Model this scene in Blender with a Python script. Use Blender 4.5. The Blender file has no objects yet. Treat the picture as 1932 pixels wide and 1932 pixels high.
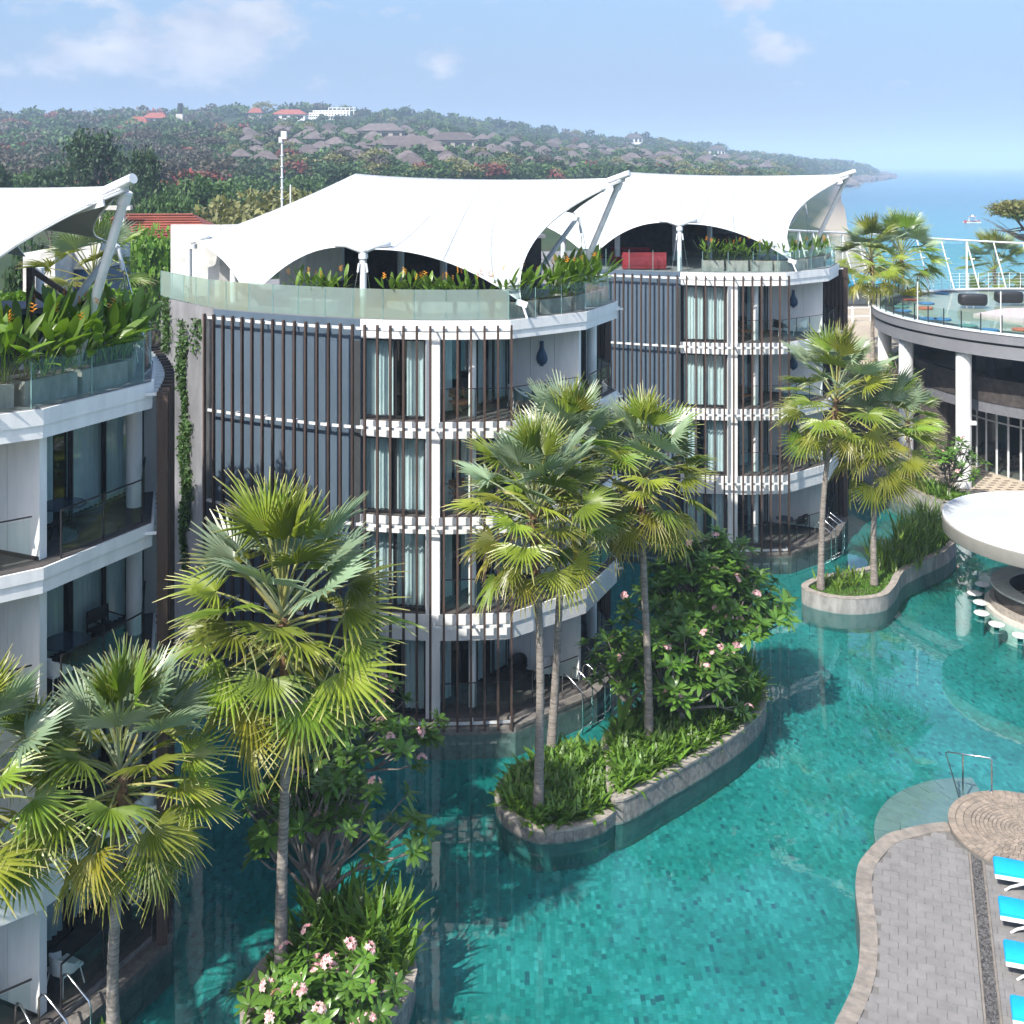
import bpy, math, random
import numpy as np
from mathutils import Vector, Matrix
R = math.radians
pi = math.pi
random.seed(7)
rng = np.random.default_rng(11)
SC = bpy.context.scene
COL = SC.collection

# ------------------------------------------------------------------ camera
H, F, HZ = 18.3, 2100.0, 312.0          # eye height over the pool, focal length and horizon of the survey grid (1932 wide)
cam_d = bpy.data.cameras.new('camera')
cam = bpy.data.objects.new('camera', cam_d)
COL.objects.link(cam)
cam.location = (0, 0, H)
cam.rotation_euler = (R(90), 0, 0)
cam_d.sensor_width = 36
cam_d.lens = 36 * F / 1932
cam_d.shift_y = -(966 - HZ) / 1932
cam_d.clip_start = 0.5
cam_d.clip_end = 60000
SC.camera = cam

# ------------------------------------------------------------------ world and sun
SUN_AZ = math.atan2(0.60, 0.80)         # light travels towards +x +y
SUN_EL = R(47)
world = bpy.data.worlds.new('World')
SC.world = world
world.use_nodes = True
wn, wl = world.node_tree.nodes, world.node_tree.links
wn.clear()
def wnode(t, **kw):
    n = wn.new(t)
    for k, v in kw.items():
        setattr(n, k, v)
    return n
sky = wnode('ShaderNodeTexSky', sky_type='NISHITA')
sky.sun_disc = False
sky.sun_elevation = SUN_EL
sky.sun_rotation = pi + SUN_AZ          # the sun stands behind the camera, to its left
sky.altitude = 0
sky.air_density = 1.0
sky.dust_density = 2.6
sky.ozone_density = 3.0
bg = wnode('ShaderNodeBackground')
bg.inputs['Strength'].default_value = 0.15
wout = wnode('ShaderNodeOutputWorld')

def wmath(op, a, b=None, clamp=False):
    n = wnode('ShaderNodeMath', operation=op)
    n.use_clamp = clamp
    for i, v in enumerate((a, b)):
        if v is None:
            continue
        if isinstance(v, (int, float)):
            n.inputs[i].default_value = v
        else:
            wl.new(v, n.inputs[i])
    return n.outputs[0]

def build_clouds():
    tc = wnode('ShaderNodeTexCoord')
    sep = wnode('ShaderNodeSeparateXYZ')
    wl.new(tc.outputs['Generated'], sep.inputs[0])
    x, y, z = sep.outputs
    az = wmath('ARCTAN2', x, y)
    el = wmath('ARCSINE', z)
    comb = wnode('ShaderNodeCombineXYZ')
    wl.new(wmath('MULTIPLY', az, 6.0), comb.inputs[0])
    wl.new(wmath('MULTIPLY', el, 11.0), comb.inputs[1])
    noise = wnode('ShaderNodeTexNoise')
    noise.inputs['Scale'].default_value = 4.2
    noise.inputs['Detail'].default_value = 9
    noise.inputs['Roughness'].default_value = 0.55
    wl.new(comb.outputs[0], noise.inputs['Vector'])
    nz = noise.outputs['Fac']
    big = wnode('ShaderNodeTexNoise')
    big.inputs['Scale'].default_value = 0.6
    big.inputs['Detail'].default_value = 3
    wl.new(comb.outputs[0], big.inputs['Vector'])
    total = wmath('MULTIPLY', wmath('SUBTRACT', big.outputs['Fac'], 0.80), 0.8)
    # the cumulus banks seen over the hill: azimuth, elevation, half-width, half-height (degrees), weight
    for a, e, wa, we, k in [(-16.0, 5.9, 3.8, 1.4, .95), (-13.6, 7.2, 3.0, 1.2, 1.0), (-21.5, 5.3, 1.6, .9, 1.0), (-19.3, 4.9, 5.0, 1.2, .35),
                            (-3.4, 5.4, 1.5, .9, 1.05), (-5.5, 7.5, 4.5, 1.3, .4), (-24, 8.4, 4.0, 1.3, .8), (11.5, 8.3, 2.0, .9, .95),
                            (13.4, 5.7, 1.8, 1.0, .95), (14.3, 4.0, 2.0, .7, .45), (-26.0, 5.2, 1.0, .8, .6), (4, 5.6, 1.3, .5, .3), (-15, 4.2, 3, .7, .35)]:
        da = wmath('DIVIDE', wmath('SUBTRACT', az, R(a)), R(wa))
        de = wmath('DIVIDE', wmath('SUBTRACT', el, R(e)), R(we))
        d2 = wmath('ADD', wmath('MULTIPLY', da, da), wmath('MULTIPLY', de, de))
        g = wmath('MULTIPLY', wmath('POWER', 2.718, wmath('MULTIPLY', d2, -1.0)), 0.62 * k)
        total = wmath('ADD', total, g)
    dens = wmath('ADD', total, wmath('MULTIPLY', wmath('SUBTRACT', nz, 0.5), 1.5))
    dens = wmath('MULTIPLY', wmath('SUBTRACT', dens, 0.02), 3.2, clamp=True)
    up = wmath('MULTIPLY', wmath('SUBTRACT', el, R(1.2)), 1.0 / R(3.0), clamp=True)
    dens = wmath('MULTIPLY', wmath('MULTIPLY', dens, up), 0.92)
    shade = wnode('ShaderNodeTexNoise')
    shade.inputs['Scale'].default_value = 4.0
    shade.inputs['Detail'].default_value = 6
    wl.new(comb.outputs[0], shade.inputs['Vector'])
    tint = wnode('ShaderNodeMix', data_type='RGBA')
    tint.inputs['A'].default_value = (2.05, 2.4, 3.15, 1)
    tint.inputs['B'].default_value = (3.4, 3.5, 3.8, 1)
    wl.new(wmath('MULTIPLY', wmath('SUBTRACT', shade.outputs['Fac'], 0.3), 2.2, clamp=True), tint.inputs['Factor'])
    # hazy tropical air: the clear sky keeps its own gradient, a little bluer towards the horizon
    hs = wnode('ShaderNodeMix', data_type='RGBA')
    hs.blend_type = 'MIX'
    low = wmath('SUBTRACT', 1.0, wmath('MULTIPLY', el, 1.0 / R(14), clamp=True))
    wl.new(wmath('POWER', low, 0.5), hs.inputs['Factor'])
    wl.new(sky.outputs['Color'], hs.inputs['A'])
    grad = wnode('ShaderNodeMix', data_type='RGBA')
    grad.inputs['A'].default_value = (1.36, 1.78, 2.55, 1)
    grad.inputs['B'].default_value = (.98, 1.75, 2.95, 1)
    wl.new(wmath('MULTIPLY', el, 1.0 / R(10), clamp=True), grad.inputs['Factor'])
    wl.new(grad.outputs['Result'], hs.inputs['B'])
    mix = wnode('ShaderNodeMix', data_type='RGBA')
    wl.new(dens, mix.inputs['Factor'])
    wl.new(hs.outputs['Result'], mix.inputs['A'])
    wl.new(tint.outputs['Result'], mix.inputs['B'])
    return mix.outputs['Result']
wl.new(build_clouds(), bg.inputs['Color'])
wl.new(bg.outputs[0], wout.inputs['Surface'])

sun_d = bpy.data.lights.new('sun', 'SUN')
sun_d.energy = 4.5
sun_d.angle = R(0.55)
sun_d.color = (1.0, 0.95, 0.86)
sun = bpy.data.objects.new('sun', sun_d)
COL.objects.link(sun)
ldir = Vector((math.sin(SUN_AZ) * math.cos(SUN_EL), math.cos(SUN_AZ) * math.cos(SUN_EL), -math.sin(SUN_EL)))
sun.rotation_euler = ldir.to_track_quat('-Z', 'Y').to_euler()

SC.view_settings.view_transform = 'Standard'
SC.view_settings.look = 'None'
SC.view_settings.exposure = 0.75
SC.view_settings.gamma = 1.0
SC.view_settings.use_curve_mapping = False
SC.cycles.use_denoising = True
SC.cycles.max_bounces = 6
SC.cycles.adaptive_threshold = 0.03
SC.cycles.diffuse_bounces = 2
SC.cycles.glossy_bounces = 3
SC.cycles.transmission_bounces = 6
SC.cycles.transparent_max_bounces = 24
SC.cycles.volume_bounces = 1
SC.cycles.caustics_reflective = False
SC.cycles.caustics_refractive = False
SC.cycles.sample_clamp_indirect = 6

# ------------------------------------------------------------------ helpers
ORG = {}
def P(px, py, z):
    """survey grid -> point at height z"""
    d = (H - z) * F / (py - HZ)
    return Vector(((px - 966) / F * d, d, z))
def PD(px, py, d):
    return Vector(((px - 966) / F * d, d, H - (py - HZ) / F * d))

def link(o, parent=None):
    COL.objects.link(o)
    if parent is not None:
        o.parent = parent
    return o
def tag(o, label=None, cat=None, group=None, kind=None):
    if label: o['label'] = label
    if cat: o['category'] = cat
    if group: o['group'] = group
    if kind: o['kind'] = kind
    return o
def thing(name, label, cat, loc=(0, 0, 0), group=None, rz=0.0):
    o = bpy.data.objects.new(name, None)
    COL.objects.link(o)
    o.location = loc
    o.rotation_euler = (0, 0, rz)
    o.empty_display_size = 0.2
    ORG[o.name] = Vector(loc)
    return tag(o, label, cat, group)
def org_of(o):
    return ORG.get(o.name, Vector((0, 0, 0))) if o is not None else Vector((0, 0, 0))

class MB:
    def __init__(s):
        s.v, s.f = [], []
    def add(s, vs, fs):
        n = len(s.v)
        s.v += [tuple(v) for v in vs]
        s.f += [tuple(i + n for i in f) for f in fs]
        return s
    def box(s, c, size, rz=0.0, taper=1.0):
        hx, hy, hz = size[0] / 2, size[1] / 2, size[2] / 2
        ca, sa = math.cos(rz), math.sin(rz)
        vs = []
        for dz in (-1, 1):
            t = taper if dz > 0 else 1
            for dx, dy in ((-1, -1), (1, -1), (1, 1), (-1, 1)):
                x, y = dx * hx * t, dy * hy * t
                vs.append((c[0] + x * ca - y * sa, c[1] + x * sa + y * ca, c[2] + dz * hz))
        return s.add(vs, [(3, 2, 1, 0), (4, 5, 6, 7), (0, 1, 5, 4), (1, 2, 6, 5), (2, 3, 7, 6), (3, 0, 4, 7)])
    def bar(s, p0, p1, w, h, up=(0, 0, 1)):
        p0, p1 = Vector(p0), Vector(p1)
        d = (p1 - p0).normalized()
        u = Vector(up)
        if abs(d.dot(u)) > 0.97: u = Vector((0, 1, 0))
        a = d.cross(u).normalized() * (w / 2)
        b = a.cross(d).normalized() * (h / 2)
        vs = [p + sa * a + sb * b for p in (p0, p1) for sa, sb in ((-1, -1), (1, -1), (1, 1), (-1, 1))]
        return s.add(vs, [(3, 2, 1, 0), (4, 5, 6, 7), (0, 1, 5, 4), (1, 2, 6, 5), (2, 3, 7, 6), (3, 0, 4, 7)])
    def tube(s, p0, p1, r0, r1=None, n=10, caps=True):
        return s.pipe([p0, p1], [r0, r0 if r1 is None else r1], n, caps)
    def pipe(s, pts, r, n=8, caps=True):
        pts = [Vector(p) for p in pts]
        m = len(pts)
        rs = r if isinstance(r, (list, tuple)) else [r] * m
        base = len(s.v)
        ref = None
        for i, p in enumerate(pts):
            d = (pts[min(i + 1, m - 1)] - pts[max(i - 1, 0)])
            d = d.normalized() if d.length > 1e-9 else Vector((0, 0, 1))
            if ref is None:
                ref = Vector((1, 0, 0)) if abs(d.x) < 0.9 else Vector((0, 1, 0))
            a = (ref - d * ref.dot(d)).normalized()
            ref = a
            b = d.cross(a)
            for k in range(n):
                t = 2 * pi * k / n
                s.v.append(tuple(p + (a * math.cos(t) + b * math.sin(t)) * rs[i]))
        for i in range(m - 1):
            for k in range(n):
                k2 = (k + 1) % n
                s.f.append((base + i * n + k, base + i * n + k2, base + (i + 1) * n + k2, base + (i + 1) * n + k))
        if caps:
            s.f.append(tuple(base + k for k in reversed(range(n))))
            s.f.append(tuple(base + (m - 1) * n + k for k in range(n)))
        return s
    def prism(s, poly, z0, z1):
        n = len(poly)
        area = sum(poly[i][0] * poly[(i + 1) % n][1] - poly[(i + 1) % n][0] * poly[i][1] for i in range(n))
        if area < 0: poly = list(reversed(poly))
        vs = [(p[0], p[1], z0) for p in poly] + [(p[0], p[1], z1) for p in poly]
        fs = [tuple(reversed(range(n))), tuple(range(n, 2 * n))]
        fs += [(i, (i + 1) % n, n + (i + 1) % n, n + i) for i in range(n)]
        return s.add(vs, fs)
    def strip(s, path, off0, off1, z0, z1, closed=False):
        """a wall along a plan path between two sideways offsets"""
        a, b = offset(path, off0, closed), offset(path, off1, closed)
        n = len(path)
        vs = []
        for i in range(n):
            vs += [(a[i][0], a[i][1], z0), (b[i][0], b[i][1], z0), (b[i][0], b[i][1], z1), (a[i][0], a[i][1], z1)]
        fs = []
        for i in range(n if closed else n - 1):
            j = (i + 1) % n
            for k in range(4):
                k2 = (k + 1) % 4
                fs.append((i * 4 + k, j * 4 + k, j * 4 + k2, i * 4 + k2))
        if not closed:
            fs += [(0, 1, 2, 3), tuple(4 * (n - 1) + k for k in (3, 2, 1, 0))]
        return s.add(vs, fs)
    def ring(s, c, r0, r1, z0, z1, a0=0.0, a1=2 * pi, n=64):
        full = abs(a1 - a0 - 2 * pi) < 1e-6
        m = n if full else n + 1
        vs, fs = [], []
        for i in range(m):
            t = a0 + (a1 - a0) * i / n
            ca, sa = math.cos(t), math.sin(t)
            for r, z in ((r0, z0), (r1, z0), (r1, z1), (r0, z1)):
                vs.append((c[0] + ca * r, c[1] + sa * r, z))
        for i in range(n):
            j = (i + 1) % m
            for k in range(4):
                k2 = (k + 1) % 4
                fs.append((i * 4 + k2, j * 4 + k2, j * 4 + k, i * 4 + k))
        if not full:
            fs += [(3, 2, 1, 0), tuple(4 * (m - 1) + k for k in range(4))]
        return s.add(vs, fs)
    def disc(s, c, r, z0, z1, n=48, bev=0.0):
        prof = [(r - bev, z0), (r, z0 + bev), (r, z1 - bev), (r - bev, z1)] if bev else [(r, z0), (r, z1)]
        return s.lathe(c, prof, n)
    def lathe(s, c, prof, n=24):
        base = len(s.v)
        m = len(prof)
        for r, z in prof:
            for k in range(n):
                t = 2 * pi * k / n
                s.v.append((c[0] + math.cos(t) * r, c[1] + math.sin(t) * r, z))
        for i in range(m - 1):
            for k in range(n):
                k2 = (k + 1) % n
                s.f.append((base + i * n + k, base + i * n + k2, base + (i + 1) * n + k2, base + (i + 1) * n + k))
        s.f.append(tuple(base + k for k in reversed(range(n))))
        s.f.append(tuple(base + (m - 1) * n + k for k in range(n)))
        return s
    def mesh(s, name, mat, smooth=False, org=(0, 0, 0)):
        me = bpy.data.meshes.new(name)
        o = Vector(org)
        me.from_pydata([(v[0] - o[0], v[1] - o[1], v[2] - o[2]) for v in s.v], [], s.f)
        me.materials.append(mat)
        if smooth is True:
            me.polygons.foreach_set('use_smooth', [True] * len(me.polygons))
        elif smooth:
            me.polygons.foreach_set('use_smooth', [True] * len(me.polygons))
            me.set_sharp_from_angle(angle=R(smooth))
        me.update()
        return me
    def build(s, name, mat, parent=None, smooth=False):
        """mesh coordinates are the place's own; the object sits at its parent's base"""
        o = bpy.data.objects.new(name, s.mesh(name, mat, smooth, org_of(parent)))
        ORG[o.name] = org_of(parent)
        return link(o, parent)

def np_mesh(name, v, f, mat, smooth=False, attr=None):
    """fast mesh from arrays: v (n,3), f (m,k)"""
    me = bpy.data.meshes.new(name)
    v = np.asarray(v, dtype=np.float32); f = np.asarray(f, dtype=np.int32)
    k = f.shape[1]
    me.vertices.add(len(v)); me.vertices.foreach_set('co', v.ravel())
    me.loops.add(f.size); me.loops.foreach_set('vertex_index', f.ravel())
    me.polygons.add(len(f)); me.polygons.foreach_set('loop_start', np.arange(len(f), dtype=np.int32) * k)
    me.polygons.foreach_set('use_smooth', np.full(len(f), bool(smooth)))
    me.update(calc_edges=True)
    if attr is not None:
        a = me.attributes.new('tip', 'FLOAT', 'POINT')
        a.data.foreach_set('value', np.asarray(attr, dtype=np.float32))
    me.materials.append(mat)
    return me

def offset(path, d, closed=False):
    """shift a plan path sideways (left of travel is positive)"""
    n = len(path)
    out = []
    for i in range(n):
        p = Vector((path[i][0], path[i][1]))
        if closed or 0 < i < n - 1:
            a = Vector((path[(i - 1) % n][0], path[(i - 1) % n][1])); b = Vector((path[(i + 1) % n][0], path[(i + 1) % n][1]))
            t1, t2 = (p - a).normalized(), (b - p).normalized()
            n1, n2 = Vector((-t1.y, t1.x)), Vector((-t2.y, t2.x))
            m = n1 + n2
            m = m.normalized() if m.length > 1e-6 else n1
            k = d / max(0.35, m.dot(n1))
        else:
            q = Vector((path[1 if i == 0 else n - 2][0], path[1 if i == 0 else n - 2][1]))
            t = (q - p).normalized() if i == 0 else (p - q).normalized()
            m = Vector((-t.y, t.x)); k = d
        out.append((p.x + m.x * k, p.y + m.y * k))
    return out
def catmull(pts, sub=8, closed=False):
    pts = [Vector(p) for p in pts]
    n = len(pts)
    out = []
    rng_i = range(n if closed else n - 1)
    for i in rng_i:
        g = (lambda k: pts[k % n]) if closed else (lambda k: pts[max(0, min(n - 1, k))])
        p0, p1, p2, p3 = g(i - 1), g(i), g(i + 1), g(i + 2)
        for j in range(sub):
            t = j / sub
            out.append(0.5 * ((2 * p1) + (p2 - p0) * t + (2 * p0 - 5 * p1 + 4 * p2 - p3) * t * t + (3 * p1 - p0 - 3 * p2 + p3) * t ** 3))
    if not closed: out.append(pts[-1])
    return out
def resample(path, step=None, count=None):
    """points at even spacing, each with its tangent"""
    p = [Vector((q[0], q[1])) for q in path]
    seg = [(p[i + 1] - p[i]).length for i in range(len(p) - 1)]
    L = sum(seg)
    n = count if count else max(1, int(round(L / step)))
    res, i, acc = [], 0, 0.0
    for k in range(n + 1):
        s_ = L * k / n
        while i < len(seg) - 1 and acc + seg[i] < s_:
            acc += seg[i]; i += 1
        t = (s_ - acc) / seg[i] if seg[i] > 0 else 0
        res.append((p[i].lerp(p[i + 1], min(1, max(0, t))), (p[i + 1] - p[i]).normalized()))
    return res, L
def inside(poly, x, y):
    c = False
    n = len(poly)
    for i in range(n):
        x0, y0, x1, y1 = poly[i][0], poly[i][1], poly[i - 1][0], poly[i - 1][1]
        if (y0 > y) != (y1 > y) and x < (x1 - x0) * (y - y0) / (y1 - y0) + x0:
            c = not c
    return c
def copy_tree(o, parent=None, top=True):
    c = o.copy()
    COL.objects.link(c)
    c.parent = parent
    for ch in o.children:
        copy_tree(ch, c, False)
    return c

# ------------------------------------------------------------------ materials
M = {}
def mat(name, col, rough=0.6, col2=None, scale=4.0, detail=4, bump=0.0, bscale=None, per=None, spread=0.25, metal=0.0, spec=0.5, stretch=None, coat=0.0):
    """plain surface: two tones mixed by noise, optional shift from piece to piece, optional fine relief"""
    m = bpy.data.materials.new(name)
    m.use_nodes = True
    nt = m.node_tree
    b = nt.nodes['Principled BSDF']
    b.inputs['Roughness'].default_value = rough
    b.inputs['Metallic'].default_value = metal
    b.inputs['Specular IOR Level'].default_value = spec
    b.inputs['Coat Weight'].default_value = coat
    tc = nt.nodes.new('ShaderNodeTexCoord')
    geo = nt.nodes.new('ShaderNodeNewGeometry')
    src = geo.outputs['Position']
    if stretch:
        mp = nt.nodes.new('ShaderNodeMapping')
        mp.inputs['Scale'].default_value = stretch
        nt.links.new(src, mp.inputs['Vector']); src = mp.outputs[0]
    n = nt.nodes.new('ShaderNodeTexNoise')
    n.inputs['Scale'].default_value = scale
    n.inputs['Detail'].default_value = detail
    n.inputs['Roughness'].default_value = 0.6
    nt.links.new(src, n.inputs['Vector'])
    mx = nt.nodes.new('ShaderNodeMix'); mx.data_type = 'RGBA'
    c2 = col2 if col2 else tuple(c * 0.8 for c in col)
    mx.inputs['A'].default_value = (*col, 1); mx.inputs['B'].default_value = (*c2, 1)
    ramp = nt.nodes.new('ShaderNodeMapRange')
    ramp.inputs['From Min'].default_value = 0.35; ramp.inputs['From Max'].default_value = 0.68
    nt.links.new(n.outputs['Fac'], ramp.inputs['Value'])
    nt.links.new(ramp.outputs[0], mx.inputs['Factor'])
    out = mx.outputs['Result']
    if per:
        if per == 'island':
            rnd = geo.outputs['Random Per Island']
        else:
            oi = nt.nodes.new('ShaderNodeObjectInfo'); rnd = oi.outputs['Random']
        hs = nt.nodes.new('ShaderNodeHueSaturation')
        mr = nt.nodes.new('ShaderNodeMapRange')
        mr.inputs['To Min'].default_value = 1 - spread; mr.inputs['To Max'].default_value = 1 + spread
        nt.links.new(rnd, mr.inputs['Value'])
        nt.links.new(mr.outputs[0], hs.inputs['Value'])
        nt.links.new(out, hs.inputs['Color'])
        out = hs.outputs['Color']
    nt.links.new(out, b.inputs['Base Color'])
    if bump:
        n2 = nt.nodes.new('ShaderNodeTexNoise')
        n2.inputs['Scale'].default_value = bscale or scale * 6
        n2.inputs['Detail'].default_value = 3
        nt.links.new(src, n2.inputs['Vector'])
        bp = nt.nodes.new('ShaderNodeBump')
        bp.inputs['Strength'].default_value = bump
        bp.inputs['Distance'].default_value = 0.02
        nt.links.new(n2.outputs['Fac'], bp.inputs['Height'])
        nt.links.new(bp.outputs[0], b.inputs['Normal'])
    M[name] = m
    return m

def glassy(name, tint, ior=1.45, rough=0.02, bump=0.0, bscale=3.0, milk=0.0, milk_col=(.6, .75, .72), power=1.0):
    """clear sheet: straight-through light with a Fresnel reflection (and some milkiness for etched panes)"""
    m = bpy.data.materials.new(name)
    m.use_nodes = True
    nt = m.node_tree; nt.nodes.clear()
    N, L = nt.nodes, nt.links
    out = N.new('ShaderNodeOutputMaterial')
    tr = N.new('ShaderNodeBsdfTransparent'); tr.inputs[0].default_value = (*tint, 1)
    gl = N.new('ShaderNodeBsdfGlossy'); gl.inputs['Roughness'].default_value = rough
    gl.inputs['Color'].default_value = (1, 1, 1, 1)
    lw = N.new('ShaderNodeLayerWeight'); lw.inputs['Blend'].default_value = .5      # Schlick, the same from either side of the sheet
    f0 = ((ior - 1) / (ior + 1)) ** 2
    p5 = N.new('ShaderNodeMath'); p5.operation = 'POWER'; p5.inputs[1].default_value = 5; L.new(lw.outputs['Facing'], p5.inputs[0])
    fr = N.new('ShaderNodeMath'); fr.operation = 'MULTIPLY_ADD'; fr.inputs[1].default_value = 1 - f0; fr.inputs[2].default_value = f0; L.new(p5.outputs[0], fr.inputs[0])
    base = tr.outputs[0]
    if milk:
        df = N.new('ShaderNodeBsdfDiffuse')
        tl = N.new('ShaderNodeBsdfTranslucent')
        geo = N.new('ShaderNodeNewGeometry')
        nz = N.new('ShaderNodeTexNoise'); nz.inputs['Scale'].default_value = 1.3; nz.inputs['Detail'].default_value = 4
        L.new(geo.outputs['Position'], nz.inputs['Vector'])
        mc = N.new('ShaderNodeMix'); mc.data_type = 'RGBA'
        mc.inputs['A'].default_value = (*milk_col, 1); mc.inputs['B'].default_value = (milk_col[0] * 1.08, milk_col[1] * .93, milk_col[2] * .74, 1)
        oi = N.new('ShaderNodeObjectInfo')
        ad = N.new('ShaderNodeMath'); ad.operation = 'ADD'; L.new(nz.outputs['Fac'], ad.inputs[0]); L.new(oi.outputs['Random'], ad.inputs[1])
        mr = N.new('ShaderNodeMapRange'); mr.inputs['From Min'].default_value = 1.0; mr.inputs['From Max'].default_value = 1.6
        L.new(ad.outputs[0], mr.inputs['Value']); L.new(mr.outputs[0], mc.inputs['Factor'])
        L.new(mc.outputs['Result'], df.inputs['Color']); L.new(mc.outputs['Result'], tl.inputs['Color'])
        ms = N.new('ShaderNodeMixShader'); ms.inputs[0].default_value = .45
        L.new(df.outputs[0], ms.inputs[1]); L.new(tl.outputs[0], ms.inputs[2])
        m2 = N.new('ShaderNodeMixShader'); m2.inputs[0].default_value = milk
        L.new(base, m2.inputs[1]); L.new(ms.outputs[0], m2.inputs[2])
        base = m2.outputs[0]
    mix = N.new('ShaderNodeMixShader')
    fac = fr.outputs[0]
    if power != 1.0:
        pw = N.new('ShaderNodeMath'); pw.operation = 'MULTIPLY'; pw.inputs[1].default_value = power; pw.use_clamp = True
        L.new(fac, pw.inputs[0]); fac = pw.outputs[0]
    L.new(fac, mix.inputs[0]); L.new(base, mix.inputs[1]); L.new(gl.outputs[0], mix.inputs[2])
    L.new(mix.outputs[0], out.inputs['Surface'])
    if bump:
        geo = N.new('ShaderNodeNewGeometry')
        nz = N.new('ShaderNodeTexNoise'); nz.inputs['Scale'].default_value = bscale; nz.inputs['Detail'].default_value = 3
        L.new(geo.outputs['Position'], nz.inputs['Vector'])
        bp = N.new('ShaderNodeBump'); bp.inputs['Strength'].default_value = bump; bp.inputs['Distance'].default_value = 0.05
        L.new(nz.outputs['Fac'], bp.inputs['Height'])
        L.new(bp.outputs[0], gl.inputs['Normal']); L.new(bp.outputs[0], lw.inputs['Normal'])
    M[name] = m
    return m

def leafmat(name, top, tip, hue_spread=0.02, val_spread=0.3, rough=0.45, per='object', trans=0.35, tips=None, gloss=0.4):
    """leaf: two-sided, lets some light through; 'tip' attribute runs base to tip"""
    m = bpy.data.materials.new(name)
    m.use_nodes = True
    nt = m.node_tree; N, L = nt.nodes, nt.links
    b = N['Principled BSDF']
    out = N['Material Output']
    geo = N.new('ShaderNodeNewGeometry')
    if per == 'object':
        oi = N.new('ShaderNodeObjectInfo'); rnd = oi.outputs['Random']
    else:
        rnd = geo.outputs['Random Per Island']
    at = N.new('ShaderNodeAttribute'); at.attribute_name = 'tip'
    mx = N.new('ShaderNodeMix'); mx.data_type = 'RGBA'
    mx.inputs['A'].default_value = (*top, 1); mx.inputs['B'].default_value = (*tip, 1)
    if tips:
        cr = N.new('ShaderNodeMapRange'); cr.inputs['From Min'].default_value = tips[0]; cr.inputs['From Max'].default_value = tips[1]
        L.new(at.outputs['Fac'], cr.inputs['Value']); L.new(cr.outputs[0], mx.inputs['Factor'])
    else:
        L.new(rnd, mx.inputs['Factor'])
    hs = N.new('ShaderNodeHueSaturation')
    mr = N.new('ShaderNodeMapRange'); mr.inputs['To Min'].default_value = 1 - val_spread; mr.inputs['To Max'].default_value = 1 + val_spread
    wn_ = N.new('ShaderNodeTexWhiteNoise'); wn_.noise_dimensions = '1D'; L.new(rnd, wn_.inputs['W'])
    L.new(wn_.outputs['Value'], mr.inputs['Value']); L.new(mr.outputs[0], hs.inputs['Value'])
    m2 = N.new('ShaderNodeMapRange'); m2.inputs['To Min'].default_value = 0.5 - hue_spread; m2.inputs['To Max'].default_value = 0.5 + hue_spread
    L.new(rnd, m2.inputs['Value']); L.new(m2.outputs[0], hs.inputs['Hue'])
    L.new(mx.outputs['Result'], hs.inputs['Color'])
    L.new(hs.outputs['Color'], b.inputs['Base Color'])
    b.inputs['Roughness'].default_value = rough
    b.inputs['Specular IOR Level'].default_value = gloss
    if trans:
        tl = N.new('ShaderNodeBsdfTranslucent')
        br = N.new('ShaderNodeMix'); br.data_type = 'RGBA'; br.blend_type = 'MULTIPLY'; br.inputs['Factor'].default_value = 1
        br.inputs['B'].default_value = (1.5, 1.5, 0.5, 1)
        L.new(hs.outputs['Color'], br.inputs['A']); L.new(br.outputs['Result'], tl.inputs['Color'])
        ms = N.new('ShaderNodeMixShader'); ms.inputs[0].default_value = trans
        L.new(b.outputs[0], ms.inputs[1]); L.new(tl.outputs[0], ms.inputs[2]); L.new(ms.outputs[0], out.inputs['Surface'])
    M[name] = m
    return m

mat('white_paint', (.80, .80, .80), .55, (.68, .685, .69), 2.2, 7, bump=.05, stretch=(1.6, 1.6, .28))
mat('white_metal', (.74, .76, .78), .35, (.62, .64, .66), 3)
mat('membrane', (.50, .525, .54), .6, (.43, .455, .475), .5, 8)
mat('membrane_seam', (.28, .31, .33), .6)
mat('blue_wall', (.085, .125, .172), .75, (.062, .095, .135), .8, 8, bump=.15, bscale=60, stretch=(1, 1, .4))
mat('grey_wall', (.25, .25, .265), .9, (.11, .11, .115), .7, 9, bump=.5, bscale=9, stretch=(1, 1, .4))
mat('rough_white', (.62, .62, .60), .9, (.42, .41, .39), 1.6, 8, bump=.3, bscale=12)
mat('slat_wood', (.07, .042, .033), .7, (.038, .026, .022), 3, 6, bump=.3, per='object', spread=.3, stretch=(6, 6, .5))
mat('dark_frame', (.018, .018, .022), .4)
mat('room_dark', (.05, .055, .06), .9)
mat('curtain', (.74, .77, .75), .9, (.60, .65, .65), 1.5)
mat('deck_dark', (.085, .075, .072), .7, (.05, .046, .045), 5, 6, per='island')
mat('roof_deck', (.22, .22, .23), .8, (.16, .16, .17), 2)
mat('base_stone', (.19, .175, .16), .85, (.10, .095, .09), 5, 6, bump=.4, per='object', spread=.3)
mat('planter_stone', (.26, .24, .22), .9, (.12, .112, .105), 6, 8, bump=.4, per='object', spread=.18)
mat('concrete', (.34, .33, .315), .9, (.18, .175, .168), 2.4, 9, bump=.2, stretch=(1.5, 1.5, .5))
mat('rim_stone', (.36, .32, .28), .9, (.21, .19, .17), 5, 6, bump=.3)
mat('soil', (.07, .05, .035), 1, (.04, .03, .02), 8, bump=.5)
mat('steel', (.70, .71, .72), .18, metal=1)
mat('dark_stone', (.075, .062, .058), .7, (.025, .022, .021), 3, 10, bump=.3)
mat('grey_render', (.20, .205, .225), .8, (.165, .17, .19), .6)
mat('mid_grey', (.16, .165, .185), .8)
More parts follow.
